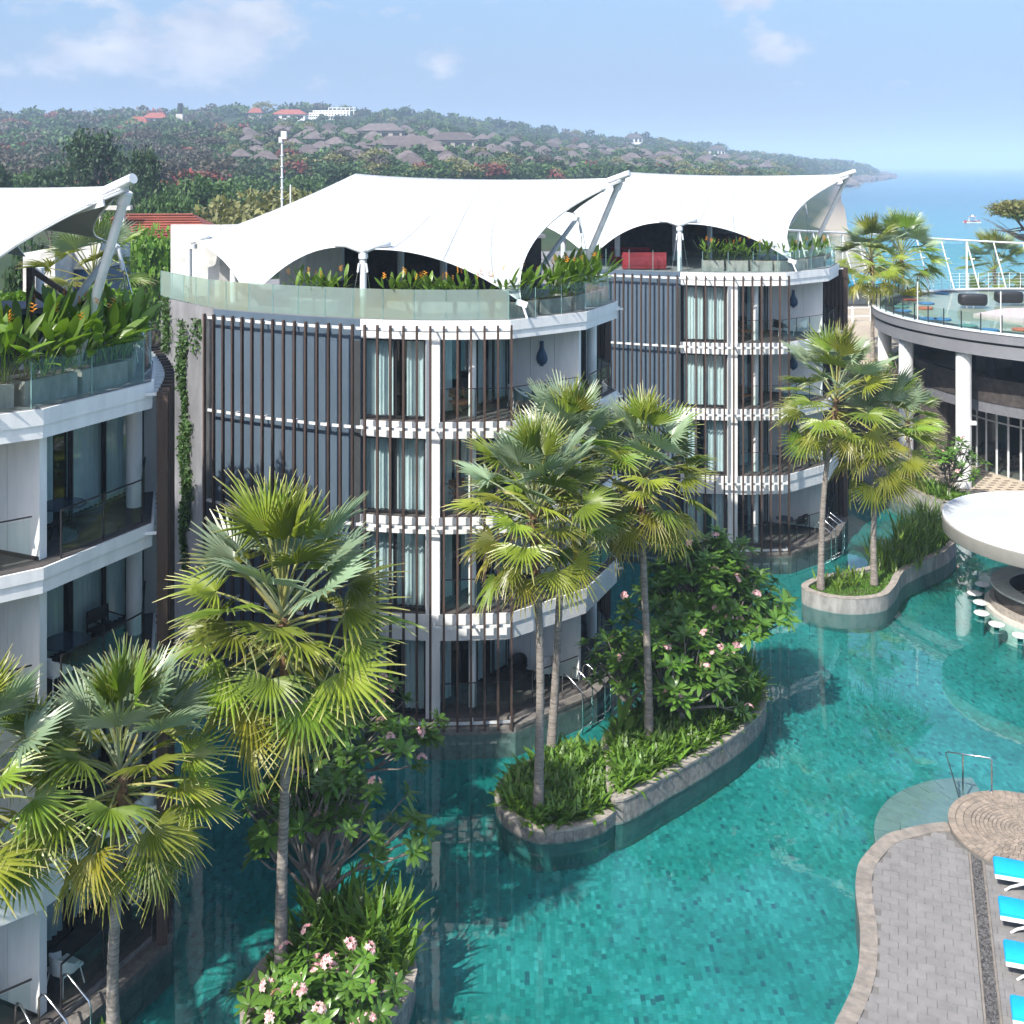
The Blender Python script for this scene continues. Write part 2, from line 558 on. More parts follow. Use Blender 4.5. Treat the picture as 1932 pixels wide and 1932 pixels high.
mat('paver', (.215, .207, .20), .85, (.165, .16, .158), 2.5, 6, bump=.2, per='object', spread=.045)
mat('paver_rest', (.215, .207, .20), .85, (.165, .16, .158), 2.5, 6, bump=.2, per='island', spread=.045)
mat('edging', (.27, .235, .20), .9, (.17, .155, .14), 6, 8, bump=.4, per='object', spread=.15)
mat('cobble', (.29, .235, .185), .9, (.19, .16, .13), 6, 8, bump=.4, per='object', spread=.18)
mat('cobble_rest', (.29, .235, .185), .9, (.19, .16, .13), 6, 8, bump=.4, per='island', spread=.18)
mat('joint', (.155, .148, .142), .95)
mat('gravel', (.10, .10, .105), .8, (.03, .03, .034), 9, per='island', spread=.7)
mat('cushion', (.0, .36, .76), .8, (.0, .31, .70), 2, bump=.1)
mat('white_plastic', (.8, .8, .8), .35)
mat('black_wicker', (.014, .014, .016), .45, bump=.6, bscale=60)
mat('red_fabric', (.26, .02, .03), .8, (.20, .015, .025), 4, bump=.3)
mat('brown_chair', (.28, .11, .045), .5)
mat('blue_vase', (.03, .085, .18), .4, bump=.3, bscale=30)
mat('dark_glass', (.02, .04, .07), .08)
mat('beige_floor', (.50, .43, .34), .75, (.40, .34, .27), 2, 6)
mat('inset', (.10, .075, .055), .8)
mat('pink_paving', (.50, .43, .42), .8, (.40, .34, .33), 3, 6)
mat('roof_tile_red', (.30, .085, .055), .8, (.22, .065, .05), 1.2, per='object')
mat('thatch', (.125, .105, .105), 1, (.075, .062, .062), .4, 6, per='object', spread=.3, bump=.3, bscale=2)
mat('villa_wall', (.42, .38, .33), .9)
mat('bark', (.16, .125, .10), .95, (.08, .065, .055), 5, 6, bump=.7)
mat('pale_bark', (.22, .19, .165), .9, (.13, .115, .10), 6, 6, bump=.4)
mat('sand', (.42, .36, .28), .95, (.32, .27, .21), .3)
mat('ground_green', (.06, .075, .035), 1, (.10, .08, .05), .02, 8)
mat('rock', (.16, .135, .12), .95, (.07, .06, .055), .05, 8)
mat('awning', (.02, .30, .55), .7)
mat('cream_wall', (.55, .52, .47), .9)
mat('hull_white', (.8, .8, .8), .4)
mat('boat_red', (.55, .08, .07), .6)
glassy('window_glass', (.86, .92, .93), 1.5, .01)
glassy('rail_glass', (.91, .965, .95), 1.45, .01, power=.7)
glassy('frosted_glass', (.70, .85, .82), 1.45, .15, milk=.32, milk_col=(.68, .77, .745))
glassy('dark_pane', (.62, .68, .70), 1.5, .01)
glassy('screen_glass', (.86, .93, .93), 1.4, .01)

# ------------------------------------------------------------------ the setting: land, sea, pool
SEA = -4.0
RIDGE = [(-2500, 236, 900), (-700, 230, 900), (0, 230, 900), (200, 226, 950), (450, 218, 1000), (700, 216, 1100), (800, 223, 1100), (900, 236, 1150), (1000, 250, 1200),
         (1100, 264, 1250), (1200, 268, 1300), (1300, 275, 1400), (1400, 293, 1550), (1500, 304, 1800), (1560, 309, 2000), (1640, 313, 2150), (1690, 326, 2300)]
def ridge(px):
    for (a, ya, da), (b, yb, db) in zip(RIDGE, RIDGE[1:]):
        if px <= b:
            t = max(0, (px - a) / (b - a))
            y, d = ya + (yb - ya) * t, da + (db - da) * t
            return H + (HZ - y) * d / F, d
    return None
COAST = [(0, 66), (120, 72), (200, 66), (260, 84), (400, 120), (800, 236), (1170, 345), (1700, 560), (2300, 800), (2400, 700), (2600, 200)]
def coast_x(y):
    for (a, xa), (b, xb) in zip(COAST, COAST[1:]):
        if y <= b:
            return xa + (xb - xa) * max(0, (y - a) / (b - a))
    return -1e9
def hnoise(x, y):
    return math.sin(x * .021 + 1.3) * math.cos(y * .017 - .4) + .5 * math.sin(x * .053 + y * .047) + .3 * math.sin(x * .11 - y * .09 + 2)
def land_z(x, y):
    d = math.hypot(x, y)
    if y <= 1 or abs(x) > 4 * y:
        z = 0.2 if d > 75 else -2.2
        return SEA - 3 if x > 140 else z
    px = 966 + F * x / y
    rz = ridge(min(px, 1689))
    zr, dr = rz
    dd = y
    base = -2.2 if d < 66 else min(0.2, -2.2 + (d - 66) * .3)
    if dd > 130:
        t = min(1.0, (dd - 130) / (dr - 130))
        t = t ** 1.08
        z = base + (zr - base) * t + hnoise(x, y) * 2.2 * min(1, (dd - 130) / 200) * (1 - .6 * t)
        if dd > dr: z = zr - (dd - dr) * .08
    else:
        z = base
    cx = coast_x(y)
    s = (cx - x) / (22 + .02 * y)
    if s < 1:
        s = max(-1, s)
        z = (SEA + 0.1) * (1 - s) + z * s if s > 0 else SEA + 4 * s
    return max(z, SEA - 6)

def build_land():
    rad = [0.01, 20, 40, 55, 62, 66, 70, 75, 82, 92, 105, 120, 135, 150, 170, 190, 215, 240, 270, 300, 340, 380, 420, 470, 520, 580, 640, 700, 760, 830, 900, 980, 1060, 1150,
           1250, 1350, 1470, 1600, 1750, 1900, 2100, 2300, 2500, 2800, 4000]
    azs = [R(a) for a in range(-180, -46, 6)] + [R(-44 + .5 * i) for i in range(177)] + [R(a) for a in range(50, 180, 6)]
    v, f = [], []
    for r in rad:
        for a in azs:
            x, y = r * math.sin(a), r * math.cos(a)
            v.append((x, y, land_z(x, y)))
    n = len(azs)
    for i in range(len(rad) - 1):
        for k in range(n):
            k2 = (k + 1) % n
            f.append((i * n + k, i * n + k2, (i + 1) * n + k2, (i + 1) * n + k))
    m = bpy.data.materials.new('hillside'); m.use_nodes = True
    nt = m.node_tree; N, L = nt.nodes, nt.links
    b = N['Principled BSDF']; b.inputs['Roughness'].default_value = 1; b.inputs['Specular IOR Level'].default_value = .1
    geo = N.new('ShaderNodeNewGeometry')
    n1 = N.new('ShaderNodeTexNoise'); n1.inputs['Scale'].default_value = .03; n1.inputs['Detail'].default_value = 8
    L.new(geo.outputs['Position'], n1.inputs['Vector'])
    cr = N.new('ShaderNodeValToRGB')
    e = cr.color_ramp.elements
    e[0].position = .35; e[0].color = (.016, .036, .018, 1)
    e[1].position = .7; e[1].color = (.05, .055, .03, 1)
    x = e.new(.55); x.color = (.04, .06, .025, 1)
    L.new(n1.outputs['Fac'], cr.inputs[0])
    # sand along the water line
    sp = N.new('ShaderNodeSeparateXYZ'); L.new(geo.outputs['Position'], sp.inputs[0])
    mr = N.new('ShaderNodeMapRange'); mr.inputs['From Min'].default_value = -1.4; mr.inputs['From Max'].default_value = -2.6
    L.new(sp.outputs[2], mr.inputs['Value'])
    mrock = N.new('ShaderNodeMapRange'); mrock.inputs['From Min'].default_value = 400; mrock.inputs['From Max'].default_value = 700; L.new(sp.outputs[1], mrock.inputs['Value'])
    shore = N.new('ShaderNodeMix'); shore.data_type = 'RGBA'; shore.inputs['A'].default_value = (.38, .33, .26, 1); shore.inputs['B'].default_value = (.13, .11, .09, 1)
    L.new(mrock.outputs[0], shore.inputs['Factor'])
    mx = N.new('ShaderNodeMix'); mx.data_type = 'RGBA'; L.new(shore.outputs['Result'], mx.inputs['B'])
    L.new(mr.outputs[0], mx.inputs['Factor']); L.new(cr.outputs[0], mx.inputs['A'])
    L.new(mx.outputs['Result'], b.inputs['Base Color'])
    me = bpy.data.meshes.new('ground'); me.from_pydata(v, [], f); me.materials.append(m)
    me.polygons.foreach_set('use_smooth', [True] * len(me.polygons))
    o = link(bpy.data.objects.new('ground', me))
    tag(o, kind='structure')
build_land()

def ray_land(px, py, d0=135, d1=2300, step=6):
    """where a line of sight meets the hillside"""
    d = d0
    while d < d1:
        p = PD(px, py, d)
        if land_z(p.x, p.y) >= p.z:
            return Vector((p.x, p.y, land_z(p.x, p.y)))
        d += step
    return None

def build_sea():
    m = bpy.data.materials.new('sea_water'); m.use_nodes = True
    nt = m.node_tree; N, L = nt.nodes, nt.links
    b = N['Principled BSDF']; b.inputs['Roughness'].default_value = .22; b.inputs['IOR'].default_value = 1.33; b.inputs['Specular IOR Level'].default_value = .35
    geo = N.new('ShaderNodeNewGeometry')
    sp = N.new('ShaderNodeSeparateXYZ'); L.new(geo.outputs['Position'], sp.inputs[0])
    mp = N.new('ShaderNodeMapping'); mp.inputs['Scale'].default_value = (.0022, .006, 1)
    L.new(geo.outputs['Position'], mp.inputs['Vector'])
    nz = N.new('ShaderNodeTexNoise'); nz.inputs['Scale'].default_value = 1; nz.inputs['Detail'].default_value = 5
    L.new(mp.outputs[0], nz.inputs['Vector'])
    # the bottom falls away offshore: pale sand shallows, then deeper blue
    lg = N.new('ShaderNodeMath'); lg.operation = 'LOGARITHM'; lg.inputs[1].default_value = 10; L.new(sp.outputs[1], lg.inputs[0])
    ad = N.new('ShaderNodeMath'); ad.operation = 'ADD'; L.new(lg.outputs[0], ad.inputs[0])
    ml = N.new('ShaderNodeMath'); ml.operation = 'MULTIPLY_ADD'; ml.inputs[1].default_value = .35; ml.inputs[2].default_value = -.17; L.new(nz.outputs['Fac'], ml.inputs[0])
    L.new(ml.outputs[0], ad.inputs[1])
    mr = N.new('ShaderNodeMapRange'); mr.inputs['From Min'].default_value = 2.30; mr.inputs['From Max'].default_value = 3.6; L.new(ad.outputs[0], mr.inputs['Value'])
    cr = N.new('ShaderNodeValToRGB'); e = cr.color_ramp.elements
    e[0].position = 0; e[0].color = (.11, .31, .34, 1)
    e[1].position = 1; e[1].color = (.04, .15, .27, 1)
    for p_, c in ((.12, (.04, .24, .27, 1)), (.3, (.03, .19, .25, 1)), (.45, (.018, .12, .20, 1)), (.6, (.025, .14, .21, 1)), (.8, (.03, .145, .22, 1))):
        x = e.new(p_); x.color = c
    L.new(mr.outputs[0], cr.inputs[0]); L.new(cr.outputs[0], b.inputs['Base Color'])
    n2 = N.new('ShaderNodeTexNoise'); n2.inputs['Scale'].default_value = .45; n2.inputs['Detail'].default_value = 4
    L.new(geo.outputs['Position'], n2.inputs['Vector'])
    bp = N.new('ShaderNodeBump'); bp.inputs['Strength'].default_value = .35; bp.inputs['Distance'].default_value = .3
    L.new(n2.outputs['Fac'], bp.inputs['Height']); L.new(bp.outputs[0], b.inputs['Normal'])
    mb = MB()
    mb.add([(-30000, -3000, SEA), (30000, -3000, SEA), (30000, 16000, SEA), (-30000, 16000, SEA)], [(0, 1, 2, 3)])
    tag(mb.build('sea', m), kind='structure')
build_sea()

# pool: tiled floor under clear water
FLOOR = -.78
glassy('pool_water', (.70, .955, .955), 1.33, .012, bump=.05, bscale=1.6, power=1.8)
def tile_mat(name, per):
    m = bpy.data.materials.new(name); m.use_nodes = True
    nt = m.node_tree; N, L = nt.nodes, nt.links
    b = N['Principled BSDF']; b.inputs['Roughness'].default_value = .35
    geo = N.new('ShaderNodeNewGeometry')
    if per == 'object':
        rnd = N.new('ShaderNodeObjectInfo').outputs['Random']
    elif per == 'island':
        rnd = geo.outputs['Random Per Island']
    else:
        vo = N.new('ShaderNodeTexWhiteNoise'); sn = N.new('ShaderNodeVectorMath'); sn.operation = 'SNAP'; sn.inputs[1].default_value = (.11, .19, 50)
        L.new(geo.outputs['Position'], sn.inputs[0]); L.new(sn.outputs[0], vo.inputs['Vector']); rnd = vo.outputs['Value']
    cr = N.new('ShaderNodeValToRGB'); cr.color_ramp.interpolation = 'LINEAR'; e = cr.color_ramp.elements
    e[0].position = 0; e[0].color = (.018, .085, .10, 1)
    e[1].position = 1; e[1].color = (.045, .275, .255, 1)
    for p_, c in ((.018, (.018, .10, .11, 1)), (.03, (.017, .14, .132, 1)), (.25, (.02, .18, .164, 1)), (.6, (.023, .203, .184, 1)), (.88, (.03, .228, .208, 1)), (.97, (.038, .25, .23, 1))):
        x = e.new(p_); x.color = c
    L.new(rnd, cr.inputs[0])
    nz = N.new('ShaderNodeTexNoise'); nz.inputs['Scale'].default_value = .35; nz.inputs['Detail'].default_value = 6
    L.new(geo.outputs['Position'], nz.inputs['Vector'])
    mx = N.new('ShaderNodeMix'); mx.data_type = 'RGBA'; mx.blend_type = 'MULTIPLY'
    mr = N.new('ShaderNodeMapRange'); mr.inputs['From Min'].default_value = .35; mr.inputs['From Max'].default_value = .65
    L.new(nz.outputs['Fac'], mr.inputs['Value'])
    mt = N.new('ShaderNodeMix'); mt.data_type = 'RGBA'; mt.inputs['A'].default_value = (.62, .78, .76, 1); mt.inputs['B'].default_value = (1.6, 1.15, 1.2, 1)  # patchy tile tone, with sunlight through rippled water painted into the colour
    L.new(mr.outputs[0], mt.inputs['Factor'])
    mx.inputs['Factor'].default_value = 1
    L.new(cr.outputs[0], mx.inputs['A']); L.new(mt.outputs['Result'], mx.inputs['B'])
    L.new(mx.outputs['Result'], b.inputs['Base Color'])
    M[name] = m
    return m
tile_mat('pool_tile', 'object'); tile_mat('pool_tile_rest', 'island'); tile_mat('pool_far', 'pos')
mat('grout', (.014, .15, .145), .9)

POOL = [(-24, 10), (20, 10), (26, 20), (30, 34), (27.5, 44), (25, 56), (23, 64), (5, 74), (-14, 66), (-24, 40)]
pool_floor = MB().prism(POOL, FLOOR - .2, FLOOR - .005).build('pool_floor', M['grout'])
tag(pool_floor, kind='structure')
tag(MB().add([(x, y, 0) for x, y in POOL], [tuple(range(len(POOL)))]).build('pool_water', M['pool_water']), kind='structure')
TW, TL = .11, .19
def build_tiles(skip):
    """running-bond mosaic; the 300 that show largest are pieces of their own"""
    c, near = [], []
    nx = int(40 / TW)
    for i in range(nx):
        x = -14 + (i + .5) * TW
        y = 21.6 + random.random() * TL
        while y < 52:
            tl = random.choice((.10, .15, .19, .19, .24)); y += tl / 2
            if abs(x) < .475 * y + .6 and not any(inside(p, x, y) for p in skip) and inside(POOL, x, y):
                (near if (y < 23.6 and -1.2 < x < 4.6) else c).append((x, y, tl))
            y += tl / 2
    near.sort(key=lambda p: p[1]); c += near[300:]; near = near[:300]
    c = np.array(c); n = len(c)
    hx, g = TW / 2 - .0016, .003
    hy = c[:, 2] / 2 - .0016
    dz = rng.normal(0, .0004, n)
    top = np.stack([np.stack([c[:, 0] + sx * hx, c[:, 1] + sy * hy, np.full(n, FLOOR) + dz], 1) for sx, sy in ((-1, -1), (1, -1), (1, 1), (-1, 1))], 1)
    bot = top.copy(); bot[:, :, 2] = FLOOR - g - .002
    v = np.concatenate([top, bot], 1).reshape(-1, 3)
    b = (np.arange(n) * 8)[:, None, None]
    f = (b + np.array([[0, 1, 2, 3], [0, 4, 5, 1], [1, 5, 6, 2], [2, 6, 7, 3], [3, 7, 4, 0]])[None]).reshape(-1, 4)
    o = link(bpy.data.objects.new('mosaic_tiles', np_mesh('mosaic_tiles', v, f, M['pool_tile_rest'])), pool_floor)
    tag(o, kind='stuff')
    me = MB().box((0, 0, -g / 2), (2 * hx, 1, g)).mesh('tile', M['pool_tile'])
    for x, y, tl in near:
        t = link(bpy.data.objects.new('tile', me), pool_floor)
        t.location = (x, y, FLOOR + random.gauss(0, .0004)); t.scale = (1, tl - .003, 1)
    far = MB().prism([(-22, 51.9), (28, 51.9), (24, 63.5), (5, 73), (-14, 65)], FLOOR - .004, FLOOR - .001)
    tag(far.build('far_tiles', M['pool_far'], pool_floor), kind='stuff')

# ------------------------------------------------------------------ hotel blocks (one plan, three blocks stepping back)
LV = [0.3, 3.7, 6.85, 9.95, 13.25]
TH = [0, .86, .54, .54, .62]
A0, A1, A2, A3, A4, A5, A6, A7 = (-13.5, 42.8), (-10.5, 39.1), (-8.0, 37.75), (-4.98, 36.55), (-.05, 36.3), (2.58, 38.4), (3.93, 41.3), (3.15, 43.9)
A8, A9, A10 = (.9, 48.4), (-5, 51), (-11.5, 49)
def curve2(pts, sub=6):
    return [(p.x, p.y) for p in catmull([(x, y, 0) for x, y in pts], sub)]
FRONT = curve2([A1, A2, A3, (-2.6, 36.15), A4], 6)     # bowed front
BLUE = [p for p in FRONT if p[0] <= A3[0] + .01]
WHITE = [p for p in FRONT if p[0] >= A3[0] - .01]

mat('canvas_grey', (.30, .31, .31), .9)
chair_cache = {}
def chair(name, label, cat, loc, rz, shell, legs, group=None, low=False):
    """tub chair: curved back shell, seat, four splayed legs"""
    t = thing(name, label, cat, loc, group, rz)
    key = (shell, legs, low)
    if key not in chair_cache:
        h, w = (.36, .34) if low else (.43, .27)
        s = MB().box((0, 0, h), (w * 2, w * 2, .06)).mesh('seat', M[shell])
        b = MB()
        n = 9
        for i in range(n):
            a = R(-115 + 230 * i / (n - 1))
            top = h + .15 + .24 * max(0, math.cos(a)) ** .7
            x, y = -math.cos(a) * (w + .02), math.sin(a) * (w + .02)
            for k, (sx, z) in enumerate(((1, h - .02), (1.12, top), (1.18, top), (1.07, h - .02))):
                b.v.append((x * sx, y * sx, z))
        for i in range(n - 1):
            for k in range(4):
                k2 = (k + 1) % 4
                b.f.append((i * 4 + k, i * 4 + 4 + k, i * 4 + 4 + k2, i * 4 + k2))
        b.f += [(0, 1, 2, 3), tuple(4 * (n - 1) + k for k in (3, 2, 1, 0))]
        bk = b.mesh('backrest', M[shell], 40)
        lg = [MB().tube((sx * w * .8, sy * w * .8, h - .03), (sx * w * 1.05, sy * w * 1.05, 0), .016, n=6).mesh('leg', M[legs]) for sx in (-1, 1) for sy in (-1, 1)]
        chair_cache[key] = (s, bk, lg)
    s, bk, lg = chair_cache[key]
    link(bpy.data.objects.new('seat', s), t)
    link(bpy.data.objects.new('backrest', bk), t)
    for g in lg: link(bpy.data.objects.new('leg', g), t)
    return t
def frame_chair(label, loc, rz, m='brown_chair', group=None):
    t = thing('armchair', label, 'chair', loc, group, rz)
    for sx in (-.3, .3):
        MBl = MB().pipe([(-.28, sx, 0), (-.28, sx, .78 if True else .6), ], .022, 6); 
        l = link(bpy.data.objects.new('side_frame', MB().pipe([(-.3, sx, 0), (-.3, sx, .8), (-.28, sx, .62), (.28, sx, .62), (.28, sx, 0)], .022, 6).mesh('side_frame', M[m])), t)
    link(bpy.data.objects.new('seat', MB().box((0, 0, .38), (.58, .58, .07)).mesh('seat', M[m])), t)
    link(bpy.data.objects.new('backrest', MB().box((-.29, 0, .66), (.05, .58, .3)).mesh('backrest', M[m])), t)
    return t
def round_table(label, loc, r=.42, group=None, m='dark_glass'):
    t = thing('round_table', label, 'table', loc, group)
    link(bpy.data.objects.new('tabletop', MB().disc((0, 0), r, .69, .72, 32, .008).mesh('tabletop', M[m], 40)), t)
    for k in range(4):
        a = pi / 4 + k * pi / 2
        link(bpy.data.objects.new('leg', MB().tube((.12 * math.cos(a), .12 * math.sin(a), .69), (.3 * math.cos(a), .3 * math.sin(a), 0), .014, n=6).mesh('leg', M['dark_frame'])), t)
    return t
def wall_vase(label, loc, ang, group=None):
    t = thing('wall_vase', label, 'vase', loc, group)
    prof = [(.06, -.42), (.15, -.39), (.205, -.29), (.215, -.18), (.18, -.05), (.11, .08), (.075, .18), (.068, .36), (.085, .40)]
    v = MB().lathe((0, 0), prof, 16)
    v.v = [(x, y * .35, z) for x, y, z in v.v]
    o = link(bpy.data.objects.new('vase_body', v.mesh('vase_body', M['blue_vase'], True)), t)
    link(bpy.data.objects.new('foot', MB().disc((0, 0), .07, -.47, -.42, 12).mesh('foot', M['blue_vase'])), t)
    t.rotation_euler = (0, 0, ang)
    return t

def curtain_mesh(p0, p1, z0, z1, amp=.045, wave=.16, mname='curtain'):
    p0, p1 = Vector((p0[0], p0[1])), Vector((p1[0], p1[1]))
    L = (p1 - p0).length
    t = (p1 - p0).normalized(); nn = Vector((-t.y, t.x))
    m = max(6, int(L / wave * 6))
    mb = MB()
    ph = random.random() * 6
    for i in range(m + 1):
        s = L * i / m
        q = p0 + t * s + nn * (amp * math.sin(2 * pi * s / wave + ph + 1.5 * math.sin(s * 2.1 + ph)))
        mb.v += [(q.x, q.y, z0), (q.x, q.y, z1)]
    mb.f = [(2 * i, 2 * i + 2, 2 * i + 3, 2 * i + 1) for i in range(m)]
    return mb

def glazing(bld, p0, p1, z0, z1, n, curtain=True, back=.22, gap=None, full=False):
    """a run of framed panes; each window is frame, pane and curtain"""
    p0, p1 = Vector((p0[0], p0[1])), Vector((p1[0], p1[1]))
    t = (p1 - p0).normalized(); nn = Vector((-t.y, t.x))          # nn points into the building
    L = (p1 - p0).length / n
    for k in range(n):
        a, b = p0 + t * (L * k), p0 + t * (L * (k + 1))
        fr = MB()
        for q in (a + t * .03, b - t * .03):
            fr.bar((q.x, q.y, z0 + .005), (q.x, q.y, z1 - .005), .056, .09)
        for z in (z0 + .04, z1 - .04):
            fr.bar((a.x + t.x * .06, a.y + t.y * .06, z), (b.x - t.x * .06, b.y - t.y * .06, z), .085, .066)
        w = fr.build('window', M['dark_frame'], bld)
        c0, c1 = a + t * .06, b - t * .06
        MB().bar((c0.x, c0.y, (z0 + z1) / 2), (c1.x, c1.y, (z0 + z1) / 2), .012, z1 - z0 - .15).build('pane', M['window_glass'], w)
        if curtain and not (gap and k in gap):
            op = random.choice((0, 0, 0, .18, .34)) if full else 0
            e0 = a + nn * back + t * (op if full and k % 2 else .0 if full or k % 2 == 0 else .25 * random.random()); e1 = b + nn * back - t * (op if full and k % 2 == 0 else .0 if full or k % 2 else .3 * random.random())
            curtain_mesh(e0, e1, z0 + .04, z1 - .03).build('curtain', M['curtain'], w, True)

def rail(bld, path, z, h=1.0, step=1.1, glass='rail_glass', post=True, handrail=True):
    """glass balustrade: panes, slim posts, handrail"""
    for a, b in zip(path, path[1:]):
        a, b = Vector((a[0], a[1])), Vector((b[0], b[1]))
        L = (b - a).length
        n = max(1, int(round(L / step)))
        t = (b - a) / L
        for k in range(n):
            c0, c1 = a + t * (L * k / n + .03), a + t * (L * (k + 1) / n - .03)
            MB().bar((c0.x, c0.y, z + .06 + h * .46), (c1.x, c1.y, z + .06 + h * .46), .012, h * .88).build('pane', M[glass], bld)
            if post:
                q = a + t * (L * k / n)
                MB().bar((q.x, q.y, z), (q.x, q.y, z + h), .03, .04).build('railing_post', M['dark_frame'], bld)
        if handrail:
            MB().bar((a.x, a.y, z + h + .012), (b.x, b.y, z + h + .012), .045, .025).build('handrail', M['dark_frame'], bld)

def hotel(off, key, label):
    ox, oy = off
    S = lambda pts: [(x + ox, y + oy) for x, y in pts]
    s1 = lambda p: (p[0] + ox, p[1] + oy)
    bld = thing('hotel_building', label, 'building', (ox - 3, oy + 44, 0))
    front, blue, white = S(FRONT), S(BLUE), S(WHITE)
    back_loop = S([A5, A6, A7, A8, A9, A10, A0])
    outline = front + back_loop
    # plinth standing in the pool
    pl = offset(white + S([A5, A6, A7]), -.42)
    MB().prism(pl + S([A8, A9, A10, A0]) + blue, FLOOR - .1, .17).build('plinth', M['base_stone'], bld)
    pts, L = resample(pl, step=.34)
    for (q, t), (q2, t2) in zip(pts, pts[1:]):
        d = q2 - q; tt = d.normalized(); nn = Vector((-tt.y, tt.x))
        c = (q + q2) / 2 + nn * .14
        MB().box((c.x, c.y, .18 + random.uniform(-.006, .006)), (d.length - .012, .32, .10), math.atan2(tt.y, tt.x)).build('coping_stone', M['base_stone'], bld)
    # slabs: two-step white fascia all round the open part
    inner = S([(-4.98, 46), A9]) if False else None
    slab_poly = white + S([A5, A6, A7, A8, (-4.9, 47.5)])
    slab_in = offset(white + S([A5, A6, A7, A8]), .035) + S([(-4.86, 47.4)])
    for i, z in enumerate(LV):
        if i == 0:
            MB().prism(slab_in, .175, z).build('floor_slab', M['base_stone'], bld)
        else:
            th = TH[i]
            up = .34 if i in (1, 4) else .25
            MB().prism(slab_poly, z - up, z - .004).build('fascia', M['white_paint'], bld)
            MB().prism(slab_in, z - th, z - up - .003).build('floor_slab', M['white_paint'], bld)
        if i < 4:
            MB().prism(offset(white + S([A5, A6, A7, A8]), .06) + S([(-4.8, 47.3)]), z - .003, z + .012).build('balcony_floor', M['deck_dark'], bld)
    MB().prism(offset(outline, .06, True), LV[4] - .002, LV[4] + .012).build('roof_deck', M['roof_deck'], bld)
    MB().prism(offset(blue + S([(-4.98, 47.4), A9, A10, A0]), .30, True), LV[4] - .4, LV[4] - .006).build('roof_slab', M['white_paint'], bld)
    # closed walls
    MB().strip(blue, 0, .28, 0.0, LV[4] - .004).build('render_wall', M['blue_wall'], bld)
    MB().strip(S([A0, A1]), 0.0, .28, 0.0, LV[4] - .012).build('side_wall', M['grey_wall'], bld)
    MB().strip(S([A8, A9, A10, A0]), 0.0, .25, 0.0, LV[4] - .016).build('rear_wall', M['grey_wall'], bld)
    ca = Vector(s1(A1)); MB().box((ca.x - .16, ca.y - .1, 6.5), (.16, .34, 13.1), R(-50)).build('corner_trim', M['concrete'], bld)
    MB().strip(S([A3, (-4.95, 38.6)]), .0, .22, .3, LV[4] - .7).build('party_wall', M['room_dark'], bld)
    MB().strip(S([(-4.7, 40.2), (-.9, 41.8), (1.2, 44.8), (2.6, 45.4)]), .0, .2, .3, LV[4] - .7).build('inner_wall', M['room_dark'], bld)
    # piers and columns
    pc = s1((-2.58, 36.36))
    MB().box((pc[0], pc[1] + .1, (LV[4] - .64) / 2), (.46, .52, LV[4] - .64)).build('pier', M['white_paint'], bld)
    pc = s1((3.0, 43.95))
    for i in range(4):
        MB().box((pc[0], pc[1], (LV[i] + LV[i + 1] - TH[i + 1]) / 2), (.34, .42, LV[i + 1] - LV[i] - TH[i + 1] - .02), R(20)).build('pier', M['white_paint'], bld)
    for i in range(4):
        top = LV[i + 1] - TH[i + 1] - .01
        for c, r in (((-1.32, 37.05), .13), ((3.05, 42.55), .19)):
            c = s1(c)
            MB().tube((c[0], c[1], LV[i] + .012), (c[0], c[1], top), r, n=20).build('column', M['white_paint'], bld, 40)
        # fin wall between the two balconies, with panel joints
        f0, f1 = Vector(s1((-.15, 39.95))), Vector(s1((2.38, 38.86)))
        for k in range(3):
            q0, q1 = f0.lerp(f1, (k + .006) / 3), f0.lerp(f1, (k + .994) / 3)
            MB().bar((q0.x, q0.y, (LV[i] + top) / 2 + .01), (q1.x, q1.y, (LV[i] + top) / 2 + .01), .2, top - LV[i] - .03).build('wall_panel', M['white_paint'], bld)
        MB().bar((f0.x, f0.y, LV[i] + .055), (f1.x - .02, f1.y, LV[i] + .055), .225, .085).build('skirting', M['dark_frame'], bld)
        # glazing: bedroom window, balcony doors, second balcony doors
        w0, w1 = Vector(s1((-4.86, 36.72))), Vector(s1((-2.82, 36.45)))
        glazing(bld, w0, w1, LV[i] + .05, top, 2, full=True)
        glazing(bld, s1((-2.33, 36.95)), s1((-.1, 39.85)), LV[i] + .02, top, 4, gap=(1,) if i in (0, 3) else (2,))
        glazing(bld, s1((1.55, 40.35)), s1((2.72, 43.55)), LV[i] + .02, top, 3)
    # balustrades of the balconies
    for i in range(4):
        z = LV[i] + .012
        if i > 0 or True:
            rail(bld, S([(-2.3, 36.42), (-.12, 36.62), (2.28, 38.52)]), z)
        rail(bld, S([(2.72, 38.95), (3.68, 41.25), (3.1, 43.2)]), z)
    # timber screen on the bowed front
    sl = offset(front, -.42)
    pts, L = resample(sl, step=.43)
    for q, t in pts:
        lo = .12 if q.x - ox > -5.2 else .5
        MB().box((q.x, q.y, (13.14 + lo) / 2), (.068, .11, 13.14 - lo), math.atan2(t.y, t.x)).build('slat', M['slat_wood'], bld)
    for z in (13.0, 9.78, 6.62, 3.42, .32):
        MB().strip(offset(front, -.33), 0, .03, z - .045, z + .045).build('screen_rail', M['white_metal'], bld)
        for (q, t) in resample(offset(front, -.2), step=1.2)[0]:
            nn = Vector((-t.y, t.x))
            MB().bar((q.x - nn.x * .10, q.y - nn.y * .10, z), (q.x + nn.x * .2, q.y + nn.y * .2, z), .05, .05).build('bracket', M['white_metal'], bld)
    # screen round the seaward end
    end = curve2([(3.74, 41.05), (3.25, 43.2), (2.5, 45.2), (1.5, 47.4)], 5)
    pts, L = resample(offset(S(end), -.45), step=.42)
